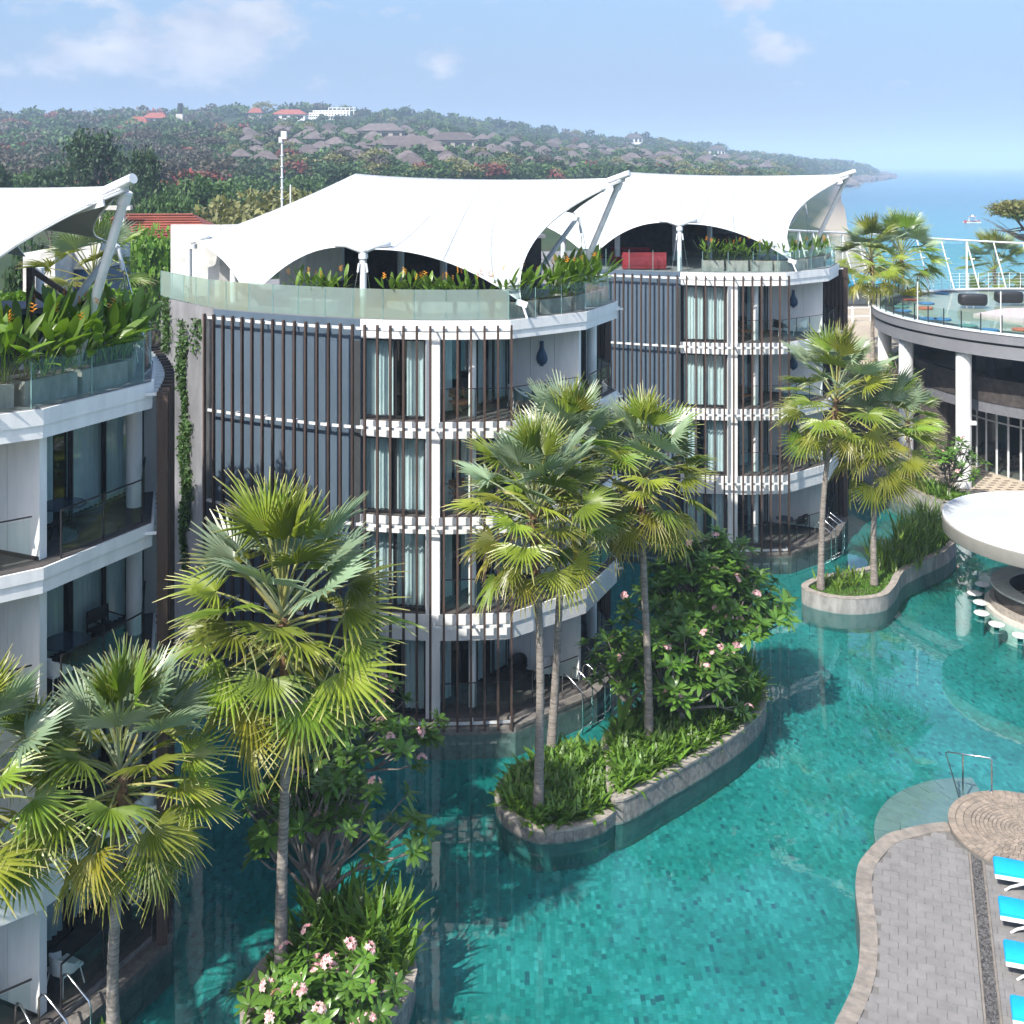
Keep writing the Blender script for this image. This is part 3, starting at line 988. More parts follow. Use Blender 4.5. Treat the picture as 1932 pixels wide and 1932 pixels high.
    for k, (q, t) in enumerate(pts):
        if key == 'A' and k < 5: continue
        MB().box((q.x, q.y, 6.6), (.12, .24, 12.9), math.atan2(t.y, t.x)).build('slat', M['slat_wood'], bld)
    for (q, t) in pts[::1]:
        nn = Vector((-t.y, t.x))
        for z in (13.0, 9.78, 6.62, 3.42):
            MB().bar((q.x + nn.x * .08, q.y + nn.y * .08, z), (q.x + nn.x * .46, q.y + nn.y * .46, z), .05, .07).build('bracket', M['white_metal'], bld)
    return bld

def roof_rail(bld, path, glass, step=1.2, h=.98, caps='white_metal', th=.014):
    """frameless parapet glass standing on the roof edge"""
    pts, L = resample(path, step=step)
    for (q, t), (q2, t2) in zip(pts, pts[1:]):
        d = (q2 - q).normalized()
        MB().bar((q.x + d.x * .02, q.y + d.y * .02, LV[4] + .02 + h / 2), (q2.x - d.x * .02, q2.y - d.y * .02, LV[4] + .02 + h / 2), th, h).build('parapet_pane', M[glass], bld)
        MB().bar((q.x, q.y, LV[4]), (q.x, q.y, LV[4] + h + .01), .022, .03).build('parapet_clamp', M['clamp'], bld)
mat('clamp', (.20, .34, .33), .3)

OFF = {'A': (0, 0), 'B': (12.95, 16.1), 'C': (-12.3, -15.3)}
hA = hotel(OFF['A'], 'A', 'central white hotel block with curved slatted front and frosted roof parapet')
hB = hotel(OFF['B'], 'B', 'farther slatted hotel block with red sofas on its roof, nearest the sea')
hC = hotel(OFF['C'], 'C', 'nearest white hotel block at the left edge, leafy planters on its roof')
def at(key, pts):
    return [(x + OFF[key][0], y + OFF[key][1]) for x, y in pts]
roof_rail(hA, at('A', [A0] + offset(FRONT, .1)), 'frosted_glass', 1.05)
roof_rail(hA, at('A', offset([A4, A5, A6, A7], .1)), 'rail_glass', 1.15)
roof_rail(hB, at('B', offset(FRONT + [A5, A6, A7], .1)), 'rail_glass', 1.2)
roof_rail(hC, at('C', offset([A4, A5, A6, A7, A8], .1)), 'rail_glass', 1.55)

# ------------------------------------------------------------------ tensile canopies over the roof terraces
def arc3(a, b, sag, n=14, pull=None):
    """edge cable: a to b with sag towards pull"""
    a, b = Vector(a), Vector(b)
    return [a.lerp(b, i / n) + Vector(pull) * (sag * 4 * (i / n) * (1 - i / n)) for i in range(n)]
def canopy(off, label):
    ox, oy = off
    T, Rg = Vector((4.0, 39.4, 17.86)), Vector((-6.6, 47, 17.95))
    PL, L1, PM, L2 = Vector((-12.1, 42.2, 15.45)), Vector((-9.0, 38.9, 14.15)), Vector((-4.95, 37.05, 15.5)), Vector((.30, 36.65, 13.8))
    B1, B2, B3 = Vector((2.32, 42.4, 16.5)), Vector((-1.4, 46.6, 15.75)), Vector((-8.5, 49, 15.6))
    t = thing('tensile_canopy', label, 'canopy', (ox - 3, oy + 43, LV[4]))
    O = Vector((ox, oy, 0))
    def patch(bound, ridge_pts, sagz, name):
        nu, nv = len(bound), 22
        g = np.zeros((nv, nu, 3))
        for j in range(nv):
            for i in range(nu):
                s = j / (nv - 1)
                g[j, i] = np.array(ridge_pts[i].lerp(bound[i], s)) - np.array((0, 0, sagz * s * (1 - s)))
        for _ in range(320):            # let the cloth pull itself into a tension surface
            g[1:-1, 1:-1] = .25 * (g[:-2, 1:-1] + g[2:, 1:-1] + g[1:-1, :-2] + g[1:-1, 2:])
        v = g.reshape(-1, 3) + np.array(O) - np.array(org_of(t))
        f = [(j * nu + i, j * nu + i + 1, (j + 1) * nu + i + 1, (j + 1) * nu + i) for j in range(nv - 1) for i in range(nu - 1)]
        o = link(bpy.data.objects.new(name, np_mesh(name, v, f, M['membrane'], True)), t)
        sm = o.modifiers.new('thick', 'SOLIDIFY'); sm.thickness = .012
        for i in range(5, nu - 3, 6):       # welded panel seams
            sv, sf = [], []
            for j in range(nv):
                a, b = g[j, i], g[j, i] + (g[j, i + 1] - g[j, i]) / max(1e-6, np.linalg.norm(g[j, i + 1] - g[j, i])) * .05
                up = np.array((0, -.004, .014))
                sv += [a + up, b + up]
                if j: sf.append((2 * j - 2, 2 * j - 1, 2 * j + 1, 2 * j))
            sv = np.array(sv) + np.array(O) - np.array(org_of(t))
            link(bpy.data.objects.new('seam', np_mesh('seam', sv, sf, M['membrane_seam'], True)), o)
        return o
    inn = (0.0, .55, 1.0)
    L1a, L1b = L1 + Vector((-.6, .35, .03)), L1 + Vector((.35, -.2, 0))
    bound = arc3(PL, L1a, .24, 12, (.45, .8, .5)) + [L1a.lerp(L1b, i / 4) for i in range(4)] + arc3(L1b, PM, .5, 16, (-.1, .55, 1.0)) + arc3(PM, L2, .48, 18, (0, .6, 1.0)) + arc3(L2, T, 1.15, 24, (-1.0, .55, .12)) + [T]
    n = len(bound)
    rp = []
    for i in range(n):
        s = i / (n - 1)
        p = Rg.lerp(T, s ** 1.12); p.z -= .16 * 4 * s * (1 - s)
        rp.append(p)
    patch(bound, rp, .5, 'front_membrane')
    bound2 = arc3(Rg, B3, .3, 10, (.5, -.3, .3)) + arc3(B3, B2, 1.2, 18, (0, -1, .4)) + arc3(B2, B1, 1.0, 16, (-.7, -.6, .5)) + arc3(B1, T, .55, 14, (-.75, -.2, -.35)) + [T]
    n2 = len(bound2)
    rp2 = []
    for i in range(n2):
        s = i / (n2 - 1); p = Rg.lerp(T, s ** 1.12); p.z -= .16 * 4 * s * (1 - s) + .004; rp2.append(p)
    patch(bound2, rp2, .5, 'rear_membrane')
    A = lambda p: tuple(Vector(p) + O)
    # edge cables
    MB().pipe([A(p) for p in bound], .022, 6).build('edge_cable', M['white_metal'], t, True)
    MB().pipe([A(p) for p in bound2[10:]], .022, 6).build('edge_cable', M['white_metal'], t, True)
    # raking mast with its head pipe
    mast0, mast1 = (2.1, 41.0, LV[4]), (3.78, 39.75, 17.55)
    MB().tube(A(mast0), A(mast1), .115, .10, 18).build('mast', M['white_metal'], t, 40)
    hd = MB().tube(A((2.55, 40.15, 17.42)), A((4.15, 39.25, 18.02)), .105, .115, 18)
    hd.build('mast_head', M['white_metal'], t, 40)
    MB().tube(A((3.74, 39.77, 17.45)), A((3.83, 39.71, 17.72)), .15, n=14).build('collar', M['white_metal'], t, 40)
    MB().bar(A((2.7, 39.7, 17.3)), A((3.5, 39.3, 17.5)), .05, .16).build('clamp_plate', M['white_metal'], t)
    # lesser masts and posts
    MB().tube(A((.3, 42.5, LV[4])), A((2.55, 42.8, 16.35)), .095, .085, 14).build('mast', M['white_metal'], t, 40)
    MB().tube(A((2.55, 42.8, 16.3)), A(B1), .015, n=5).build('cable', M['steel'], t)
    for dx in (-.1, .25):
        MB().tube(A((2.6, 42.8, 16.25)), A((3.0 + dx, 43.3, LV[4])), .014, n=5).build('cable', M['steel'], t)
    MB().tube(A((2.58, 42.8, 16.25)), A((2.66, 42.85, 15.7)), .05, n=8).build('turnbuckle', M['white_metal'], t)
    for q, top in (((PM.x, PM.y), PM.z - .08), ((B2.x + .3, B2.y + .3), 15.4), ((PL.x - .15, PL.y), 15.35)):
        MB().tube(A((q[0], q[1], LV[4])), A((q[0], q[1], top)), .115, n=16).build('post', M['white_metal'], t, 40)
    # forked head pipes at the two edge posts
    for p, dirs in ((PM, ((-.95, .15), (.85, .35))), (PL, ((.62, .1),))):
        for dx, dy in dirs:
            MB().pipe([A((p.x + dx, p.y + dy, p.z + .16)), A((p.x + dx * .6, p.y + dy * .5, p.z + .14)), A((p.x + dx * .12, p.y - .02, p.z - .02)), A((p.x - dx * .12, p.y - .05, p.z - .04))], .095, 12).build('fork_pipe', M['white_metal'], t, True)
        MB().tube(A((p.x, p.y, p.z - .3)), A((p.x, p.y, p.z - .14)), .16, n=14).build('collar', M['white_metal'], t, 40)
    for dx in (-.42, .38):
        MB().tube(A((PM.x + dx * .2, PM.y - .1, PM.z - .2)), A((PM.x + dx, PM.y - .25, LV[4])), .013, n=5).build('cable', M['steel'], t)
        MB().tube(A((PM.x + dx * .3, PM.y - .115, PM.z - .45)), A((PM.x + dx * .4, PM.y - .13, PM.z - .75)), .035, n=8).build('turnbuckle', M['white_metal'], t)
    # corner anchor at the low front tip
    MB().bar(A((L2.x - .16, L2.y, L2.z + .02)), A((L2.x + .2, L2.y - .04, L2.z - .1)), .05, .2).build('corner_plate', M['white_metal'], t)
    MB().tube(A((L2.x + .05, L2.y, L2.z - .1)), A((L2.x + .2, L2.y - .1, LV[4] + .02)), .04, n=8).build('turnbuckle', M['white_metal'], t)
    for x, y, top in ((-7.6, 40.4, 15.2), (-10.3, 41.2, 15.1), (-2.6, 42.2, 16.3), (-4.3, 43.0, 16.5)):
        MB().tube(A((x, y, LV[4])), A((x, y, top)), .14, n=14).build('post', M['white_metal'], t, 40)
    return t
canopy(OFF['A'], 'large white fabric canopy over the central block, its tip overlapping the next canopy')
canopy(OFF['B'], 'white fabric canopy over the farther block, its tip standing against the sea')
canopy(OFF['C'], 'white fabric canopy cut off by the left edge, grey underside showing')

# ------------------------------------------------------------------ vegetation makers
leafmat('palm_leaf', (.16, .215, .024), (.62, .55, .28), .03, .45, .38, 'object', .28, (.72, 1.02), .5)
leafmat('palm_leaf_pale', (.215, .295, .185), (.58, .55, .32), .015, .25, .35, 'object', .22, (.8, 1.08), .6)
leafmat('palm_leaf_old', (.24, .25, .03), (.58, .48, .17), .02, .25, .42, 'object', .30, (.70, 1.05), .5)
leafmat('helic_leaf', (.075, .165, .022), (.16, .25, .04), .015, .35, .35, 'object', .30, None, .5)
leafmat('frangi_leaf', (.07, .165, .03), (.13, .235, .035), .015, .30, .30, 'object', .25, None, .55)
leafmat('cover_leaf', (.07, .165, .02), (.15, .25, .035), .02, .40, .4, 'island', .30, None, .45)
leafmat('tall_leaf', (.07, .16, .02), (.19, .27, .04), .02, .35, .4, 'island', .30, None, .45)
leafmat('grass_leaf', (.075, .19, .018), (.13, .27, .03), .02, .3, .6, 'island', .30)
leafmat('tree_dark', (.022, .055, .020), (.045, .085, .028), .02, .35, .6, 'island', .2)
leafmat('tree_mid', (.04, .095, .025), (.075, .135, .035), .02, .35, .6, 'island', .2)
leafmat('tree_bright', (.085, .19, .022), (.14, .25, .03), .02, .30, .6, 'island', .3)
leafmat('tree_olive', (.14, .155, .055), (.21, .20, .08), .02, .35, .6, 'island', .2)
leafmat('tree_dry', (.07, .07, .055), (.10, .085, .065), .02, .3, .7, 'island', .1)
leafmat('tree_red', (.20, .045, .03), (.13, .07, .05), .02, .35, .7, 'island', .15)
leafmat('pink_flower', (.80, .36, .45), (.88, .68, .68), .01, .2, .6, 'island', .3)
mat('orange_bract', (.75, .25, .02), .5, (.70, .40, .03), 8)
mat('petiole', (.30, .30, .05), .5, (.42, .27, .05), 3)
mat('palm_trunk', (.31, .275, .245), .9, (.12, .10, .085), 4, 6, bump=.6, bscale=14, stretch=(1, 1, 5))
mat('palm_fibre', (.20, .115, .055), .95, (.09, .055, .035), 8, 6, bump=.8, bscale=20)

def frond_mesh(name, m, n=34, spread=300, rad=1.0, split=.55, droop=.5, cup=.25, pet=1.15, curve=.18, seed=0):
    """fan leaf: curved stalk and a pleated blade cut into drooping fingers; lies along +x from its foot"""
    r = random.Random(seed)
    v, f, tip = [], [], []
    # stalk
    ns = 5
    pts = [Vector((pet * i / ns, 0, curve * pet * (i / ns - (i / ns) ** 2 * 1.4))) for i in range(ns + 1)]
    slope = (pts[-1] - pts[-2]).normalized()
    for i, p in enumerate(pts):
        w = .030 - .014 * i / ns
        for k in range(4):
            a = pi / 4 + k * pi / 2
            v.append((p.x, p.y + math.cos(a) * w, p.z + math.sin(a) * w * .7)); tip.append(.83 if m != 'palm_leaf_pale' else .9)
    for i in range(ns):
        for k in range(4):
            k2 = (k + 1) % 4
            f.append((i * 4 + k, i * 4 + k2, i * 4 + 4 + k2, i * 4 + 4 + k))
    hub = pts[-1]
    ex = slope
    ey = Vector((0, 1, 0))
    ez = ex.cross(ey).normalized()
    if ez.z < 0: ez = -ez
    da = R(spread) / n
    for s in range(n):
        a = -R(spread) / 2 + (s + .5) * da
        L = rad * (.80 + .20 * math.cos(a * .62)) * r.uniform(.74, 1.08)
        dirv = ex * math.cos(a) + ey * math.sin(a)
        side = (-ex * math.sin(a) + ey * math.cos(a))
        dr = droop * r.uniform(.7, 1.35)
        brk = r.random() < .10
        b = len(v)
        sta = [.03, split * .55, split, split + (1 - split) * .55, 1.0]
        for q, u in enumerate(sta):
            rr = L * u
            lift = cup * rr * (1 - .5 * u) * (abs(math.sin(a / 2)) * .9 + .25)
            dz = -dr * max(0, u - split * .8) ** 1.7 * L * 1.5 - (.35 * L * max(0, u - split) if brk else 0)
            c = hub + dirv * rr + ez * lift + Vector((0, 0, dz))
            half = L * min(u, split) * math.tan(da / 2) * 1.02
            if u > split: half *= (1 - ((u - split) / (1 - split)) ** 1.1 * .88)
            pleat = half * .95
            v += [tuple(c - side * half - ez * pleat * .5), tuple(c + ez * pleat * .5), tuple(c + side * half - ez * pleat * .5)]
            tip += [u, u - .12, u]
        for q in range(4):
            for k in range(2):
                f.append((b + q * 3 + k, b + q * 3 + k + 1, b + q * 3 + 3 + k + 1, b + q * 3 + 3 + k))
    return np_mesh(name, v, f, M[m], False, tip)
FR = {'up': [frond_mesh('frond', 'palm_leaf', 18, 120, .82, .50, .04, .30, 1.0, .05, seed=s) for s in (1, 2)],
      'pale': [frond_mesh('frond', 'palm_leaf_pale', 24, 205, .80, .55, .10, .30, 1.08, .10, seed=s) for s in (3, 4, 13)],
      'mid': [frond_mesh('frond', 'palm_leaf', 24, 215, .80, .48, .24, .26, 1.12, .16, seed=s) for s in (5, 6, 7, 14, 15)],
      'low': [frond_mesh('frond', 'palm_leaf_old', 23, 200, .78, .42, .38, .18, 1.06, .22, seed=s) for s in (8, 9, 10, 16)]}

def palm(label, base, crown, scale, seed, n=46, lowest=-62, group='fan palms round the pool', dead=0):
    """slender fan palm: ringed trunk, fibrous neck and fan leaves from upright to hanging"""
    r = random.Random(seed)
    base, crown = Vector(base), Vector(crown)
    t = thing('fan_palm', label, 'palm tree', base, group)
    hgt = crown.z - base.z
    side = Vector((crown.x - base.x, crown.y - base.y, 0))
    pts, rs = [], []
    m = max(30, int(hgt / .11))
    for i in range(m + 1):
        s = i / m
        pts.append(base + side * (s ** 1.5) + Vector((.06 * math.sin(s * 5 + seed), 0, hgt * s)))
        rad = (.112 + .05 * (1 - s) ** 6 - .02 * s) * (.85 + .15 * scale)
        rs.append(rad * (1.0 + (.05 if i % 2 else -.03)))
    k = int(m * .80)
    MB().pipe(pts[:k + 1], rs[:k + 1], 12).build('trunk', M['palm_trunk'], t, True)
    MB().pipe(pts[k:], [q * (.94 + .30 * math.sin(pi * min(1, i / max(1, m - k))) ** .7 + (.05 if i % 2 else 0)) for i, q in enumerate(rs[k:])], 12).build('trunk_neck', M['palm_fibre'], t, True)
    # old leaf bases
    for i in range(14):
        a = i * 2.4; z = crown.z - .1 - 1.0 * scale * i / 14
        p = Vector((crown.x, crown.y, z))
        d = Vector((math.cos(a), math.sin(a), .9)).normalized()
        MB().bar(p + d * .08, p + d * (.28 + .1 * r.random()), .09, .03).build('leaf_base', M['palm_fibre'], t)
    n = int(n * 1.08)
    for i in range(n):
        s = (i + .5) / n
        az = i * 2.39996 + r.uniform(-.25, .25)
        el = 88 - (88 - lowest) * s ** .98 + r.uniform(-10, 10)
        if s < .12: kind, sc = 'up', 1.0
        elif s < .36: kind, sc = ('pale' if r.random() < .75 else 'mid'), 1.02
        elif s < .72: kind, sc = 'mid', 1.0
        else: kind, sc = ('low' if r.random() < .62 else 'mid'), .95
        me = r.choice(FR[kind])
        o = link(bpy.data.objects.new('frond', me), t)
        zoff = .28 - .85 * s
        o.location = Vector((crown.x - base.x, crown.y - base.y, crown.z - base.z + zoff * scale))
        roll = r.uniform(-.6, .6) + (r.choice((-1, 1)) * r.uniform(.5, 1.2) if kind in ('up',) else 0)
        o.rotation_mode = 'QUATERNION'
        o.rotation_quaternion = (Matrix.Rotation(az, 3, 'Z') @ Matrix.Rotation(-R(el), 3, 'Y') @ Matrix.Rotation(roll, 3, 'X')).to_quaternion()
        q = scale * sc * r.uniform(.9, 1.08)
        o.scale = (q, q, q)
    return t

def blade(L, w, bend=.25, fold=.25, stalk=0.0, nseg=6, sw=.012):
    """broad leaf on a stalk, rising along +z and arching towards +x"""
    v, f, tp = [], [], []
    def cen(s):
        return Vector((bend * s * s * (L + stalk), 0, (L + stalk) * (s - .25 * bend * s * s)))
    s0 = stalk / (L + stalk)
    if stalk > 0:
        for i in range(4):
            c = cen(s0 * i / 3)
            v += [(c.x, c.y - sw, c.z), (c.x + .7 * sw, c.y, c.z), (c.x, c.y + sw, c.z)]; tp += [0, 0, 0]
        for i in range(3):
            for k in range(2): f.append((i * 3 + k, i * 3 + k + 1, i * 3 + 4 + k, i * 3 + 3 + k))
    b = len(v)
    for i in range(nseg + 1):
        u = i / nseg
        c = cen(s0 + (1 - s0) * u)
        hw = w / 2 * (math.sin(pi * (u * .93 + .05)) ** .75) * (1 if u < 1 else .15)
        v += [(c.x + fold * hw, c.y - hw, c.z + .15 * hw), (c.x, c.y, c.z), (c.x + fold * hw, c.y + hw, c.z + .15 * hw)]; tp += [u, u, u]
    for i in range(nseg):
        for k in range(2): f.append((b + i * 3 + k, b + i * 3 + k + 1, b + i * 3 + 4 + k, b + i * 3 + 3 + k))
    return v, f, tp
HL = [np_mesh('leaf', *[x for x in blade(L, w, bd, .3, st)[:2]], M['helic_leaf'], True) for L, w, bd, st in ((.75, .19, .22, .75), (.85, .20, .45, .65), (.65, .18, .10, .85), (.7, .17, .75, .6))]
bract = MB()
for k in range(5):
    d = 1 if k % 2 else -1
    bract.add([(0, 0, .05 * k), (d * .11, .02, .05 * k + .07), (0, .02, .05 * k + .05), (d * .02, -.025, .05 * k + .03)], [(0, 1, 2), (0, 3, 1), (3, 2, 1)])
BRACT = bract.mesh('flower', M['orange_bract'])
def heliconia(label, loc, n, scale, seed, lean=(0, 0), flowers=1, group='heliconias in the roof planters'):
    r = random.Random(seed)
    t = thing('heliconia_plant', label, 'plant', loc, group)
    for i in range(n):
        a = r.uniform(0, 2 * pi); tilt = r.uniform(.03, .5)
        dx, dy = math.cos(a) * tilt + lean[0], math.sin(a) * tilt + lean[1]
        o = link(bpy.data.objects.new('leaf', r.choice(HL)), t)
        o.location = (r.uniform(-.25, .25), r.uniform(-.2, .2), 0)
        up = Vector((dx, dy, 1)).normalized()
        o.rotation_mode = 'QUATERNION'
        o.rotation_quaternion = up.to_track_quat('Z', 'Y') @ Matrix.Rotation(r.uniform(0, 6.28), 3, 'Z').to_quaternion() if r.random() < .35 else Vector((0, 0, 1)).rotation_difference(up) @ Matrix.Rotation(math.atan2(dy, dx) + r.uniform(-.7, .7), 3, 'Z').to_quaternion()
        s = scale * r.uniform(.7, 1.15); o.scale = (s, s, s)
    for i in range(flowers):
        o = link(bpy.data.objects.new('flower', BRACT), t)
        o.location = (r.uniform(-.3, .3) + lean[0] * .6, r.uniform(-.3, .1) + lean[1] * .6, scale * r.uniform(1.05, 1.3)); o.rotation_euler = (r.uniform(-.3, .3), r.uniform(-.3, .3), r.uniform(0, 6))
        o.scale = (.8, .8, .8)
    return t

# frangipani: forked fleshy limbs, leaf rosettes at the ends, pink flower heads
def rosette(n, L, w, seed):
    r = random.Random(seed)
    V_, F_ = [], []
    for i in range(n):
        v, f, tp = blade(L * r.uniform(.7, 1.05), w, r.uniform(.2, .5), .2, .05, 5, .006)
        az, tl = i * 2.4 + r.uniform(-.3, .3), r.uniform(.55, 1.45)
        mtx = Matrix.Rotation(az, 3, 'Z') @ Matrix.Rotation(tl, 3, 'Y')
        b = len(V_)
        V_ += [tuple(mtx @ Vector(p)) for p in v]
        F_ += [tuple(k + b for k in q) for q in f]
    return np_mesh('leaf_rosette', V_, F_, M['frangi_leaf'], True)
ROS = [rosette(13, .40, .125, s) for s in (1, 2, 3)]
def flower_head(seed):
    r = random.Random(seed)
    V_, F_ = [], []
    for k in range(11):
        d = Vector((r.uniform(-1, 1), r.uniform(-1, 1), r.uniform(.1, 1))).normalized()
        c = d * .10
        a = d.orthogonal().normalized(); b_ = d.cross(a)
        for q in range(5):
            t = q * 2 * pi / 5 + r.random() * .2
            p = a * math.cos(t) + b_ * math.sin(t); s = a * math.cos(t + .6) + b_ * math.sin(t + .6); u = a * math.cos(t - .6) + b_ * math.sin(t - .6)
            n0 = len(V_)
            V_ += [tuple(c), tuple(c + u * .030 + d * .012), tuple(c + p * .058 + d * .02), tuple(c + s * .030 + d * .012)]
            F_.append((n0, n0 + 1, n0 + 2, n0 + 3))
    return np_mesh('flower_head', V_, F_, M['pink_flower'])
FLO = [flower_head(s) for s in (1, 2)]
def frangipani(label, base, tops, seed, group='frangipani trees', ros=1.0, flowers=.12, dens=3, limbs=.05):
    """tops: points the limbs reach for; each limb forks near its end and carries rosettes"""
    r = random.Random(seed)
    base = Vector(base)
    t = thing('frangipani_tree', label, 'tree', base, group)
    tr = MB()
    mid = Vector((0, 0, 0))
    for p in tops: mid += Vector(p)
    mid = mid / len(tops)
    fork = base.lerp(mid, .28) + Vector((r.uniform(-.1, .1), r.uniform(-.1, .1), 0))
    tr.pipe([base, base.lerp(fork, .5) + Vector((.05, .03, 0)), fork], [limbs * 2.1, limbs * 1.9, limbs * 1.6], 8)
    ends = []
    for p in tops:
        p = Vector(p)
        k = fork.lerp(p, .55) + Vector((r.uniform(-.2, .2), r.uniform(-.2, .2), -.12))
        tr.pipe([fork, fork.lerp(k, .5) + Vector((r.uniform(-.1, .1), r.uniform(-.1, .1), .05)), k], [limbs * 1.3, limbs, limbs * .8], 6)
        for q in range(dens):
            e = p + Vector((r.gauss(0, .32), r.gauss(0, .32), r.gauss(0, .22)))
            m_ = k.lerp(e, .5) + Vector((r.uniform(-.1, .1), r.uniform(-.1, .1), -.05))
            tr.pipe([k, m_, e], [limbs * .7, limbs * .5, limbs * .38], 5)
            ends.append((e, (e - m_).normalized()))
    tr.build('trunk', M['pale_bark'], t, True)
    for e, d in ends:
        d = (d + Vector((0, 0, .7))).normalized()
        o = link(bpy.data.objects.new('leaf_rosette', r.choice(ROS)), t)
        o.location = e - base
        o.rotation_mode = 'QUATERNION'
        o.rotation_quaternion = Vector((0, 0, 1)).rotation_difference(d) @ Matrix.Rotation(r.uniform(0, 6), 3, 'Z').to_quaternion()
        s = ros * r.uniform(.75, 1.2); o.scale = (s, s, s)
        if r.random() < flowers:
            fl = link(bpy.data.objects.new('flower_head', r.choice(FLO)), t)
            fl.location = e - base + d * (.20 * ros); fl.rotation_euler = (r.uniform(-.4, .4), r.uniform(-.4, .4), r.uniform(0, 6))
            fl.scale = (1.3, 1.3, 1.3)
    return t

def leaf_field(name, pts, mname, L=(.25, .5), w=(.03, .06), per=5, bend=(.2, .8), tilt=.6, parent=None, seed=1, nseg=3):
    """a bed of strap leaves too many to count"""
    r = np.random.default_rng(seed)
    pts = np.asarray(pts, dtype=float)
    n = len(pts) * per
    c = np.repeat(pts, per, 0) + np.column_stack([r.normal(0, .06, n), r.normal(0, .06, n), np.zeros(n)])
    az = r.uniform(0, 2 * pi, n); tl = np.abs(r.normal(0, tilt, n)); ln = r.uniform(*L, n); wd = r.uniform(*w, n); bd = r.uniform(*bend, n)
    rows = []
    sx, sy = np.cos(az), np.sin(az)
    for i in range(nseg + 1):
        u = i / nseg
        ang = tl + bd * u
        rad = ln * u * np.sin(ang); h = ln * u * np.cos(ang * .9)
        hw = wd * .5 * (math.sin(pi * (u * .85 + .12)))
        x, y, z = c[:, 0] + sx * rad, c[:, 1] + sy * rad, c[:, 2] + h
        rows.append(np.stack([np.column_stack([x - sy * hw, y + sx * hw, z]), np.column_stack([x + sy * hw, y - sx * hw, z])], 1))
    v = np.concatenate(rows, 1).reshape(-1, 3)
    b = (np.arange(n) * 2 * (nseg + 1))[:, None, None]
    q = np.array([[2 * i, 2 * i + 1, 2 * i + 3, 2 * i + 2] for i in range(nseg)])[None]
    f = (b + q).reshape(-1, 4)
    if parent is not None: v = v - np.array(org_of(parent))
    o = link(bpy.data.objects.new(name, np_mesh(name, v, f, M[mname], True)), parent)
    return tag(o, kind='stuff')

# broadleaf crowns: clumps of small leaf faces through a lumpy volume
def crown_mesh(name, m, rad=(1, 1, .8), clumps=70, per=60, leaf=.09, cs=.22, seed=0, hollow=.55, flat=0.0, lobes=7):
    r = np.random.default_rng(seed)
    lob = r.normal(0, 1, (lobes, 3)); lob /= np.linalg.norm(lob, axis=1)[:, None]; lob[:, 2] = np.abs(lob[:, 2]) * .7
    d = r.normal(0, 1, (clumps, 3)); d /= np.linalg.norm(d, axis=1)[:, None]
    d[:, 2] = np.where(d[:, 2] < -.35, -d[:, 2], d[:, 2])
    lump = .74 + .30 * np.max(np.clip(d @ lob.T, 0, 1) ** 3, axis=1)
    rr = (hollow + (1 - hollow) * r.random(clumps) ** .5) * lump
    c = d * rr[:, None]
    n = clumps * per
    cc = np.repeat(c, per, 0) + r.normal(0, 1, (n, 3)) * cs * np.array([1, 1, .62 - flat])
    cc = cc * np.array(rad)
    a = r.normal(0, 1, (n, 3)); a /= np.linalg.norm(a, axis=1)[:, None]
    up = r.normal(0, 1, (n, 3)) * .8 + np.array([0, 0, 1.0])
    b = np.cross(up, a); b /= np.linalg.norm(b, axis=1)[:, None] + 1e-9
    a = np.cross(b, up); a /= np.linalg.norm(a, axis=1)[:, None] + 1e-9
    s = leaf * r.uniform(.6, 1.3, n)[:, None]
    v = np.stack([cc - a * s, cc - b * s * .6, cc + a * s, cc + b * s * .6], 1).reshape(-1, 3)
    f = np.arange(n * 4).reshape(-1, 4)
    return np_mesh(name, v, f, M[m])
def limbs_mesh(seed, rad, h0, m='bark', thick=.05, n=7):
    """tapered trunk and limbs for a crown whose middle is at the origin; the foot is at -h0"""
    r = random.Random(seed)
    mb = MB()
    top = -.15 * rad[2]
    mb.pipe([(0, 0, -h0), (.02, .01, -h0 * .6), (0, 0, top)], [thick * 1.5, thick * 1.1, thick * .8], 7)
    for i in range(n):
        a = i * 2.4 + r.random()
        e = Vector((math.cos(a) * rad[0] * .7, math.sin(a) * rad[1] * .7, r.uniform(-.1, .5) * rad[2]))
        s = Vector((0, 0, -h0 + (h0 + top) * r.uniform(.55, 1)))
        mb.pipe([s, s.lerp(e, .5) + Vector((0, 0, .08)), e], [thick * .6, thick * .4, thick * .12], 5)
    return mb.mesh('trunk', M[m], True)

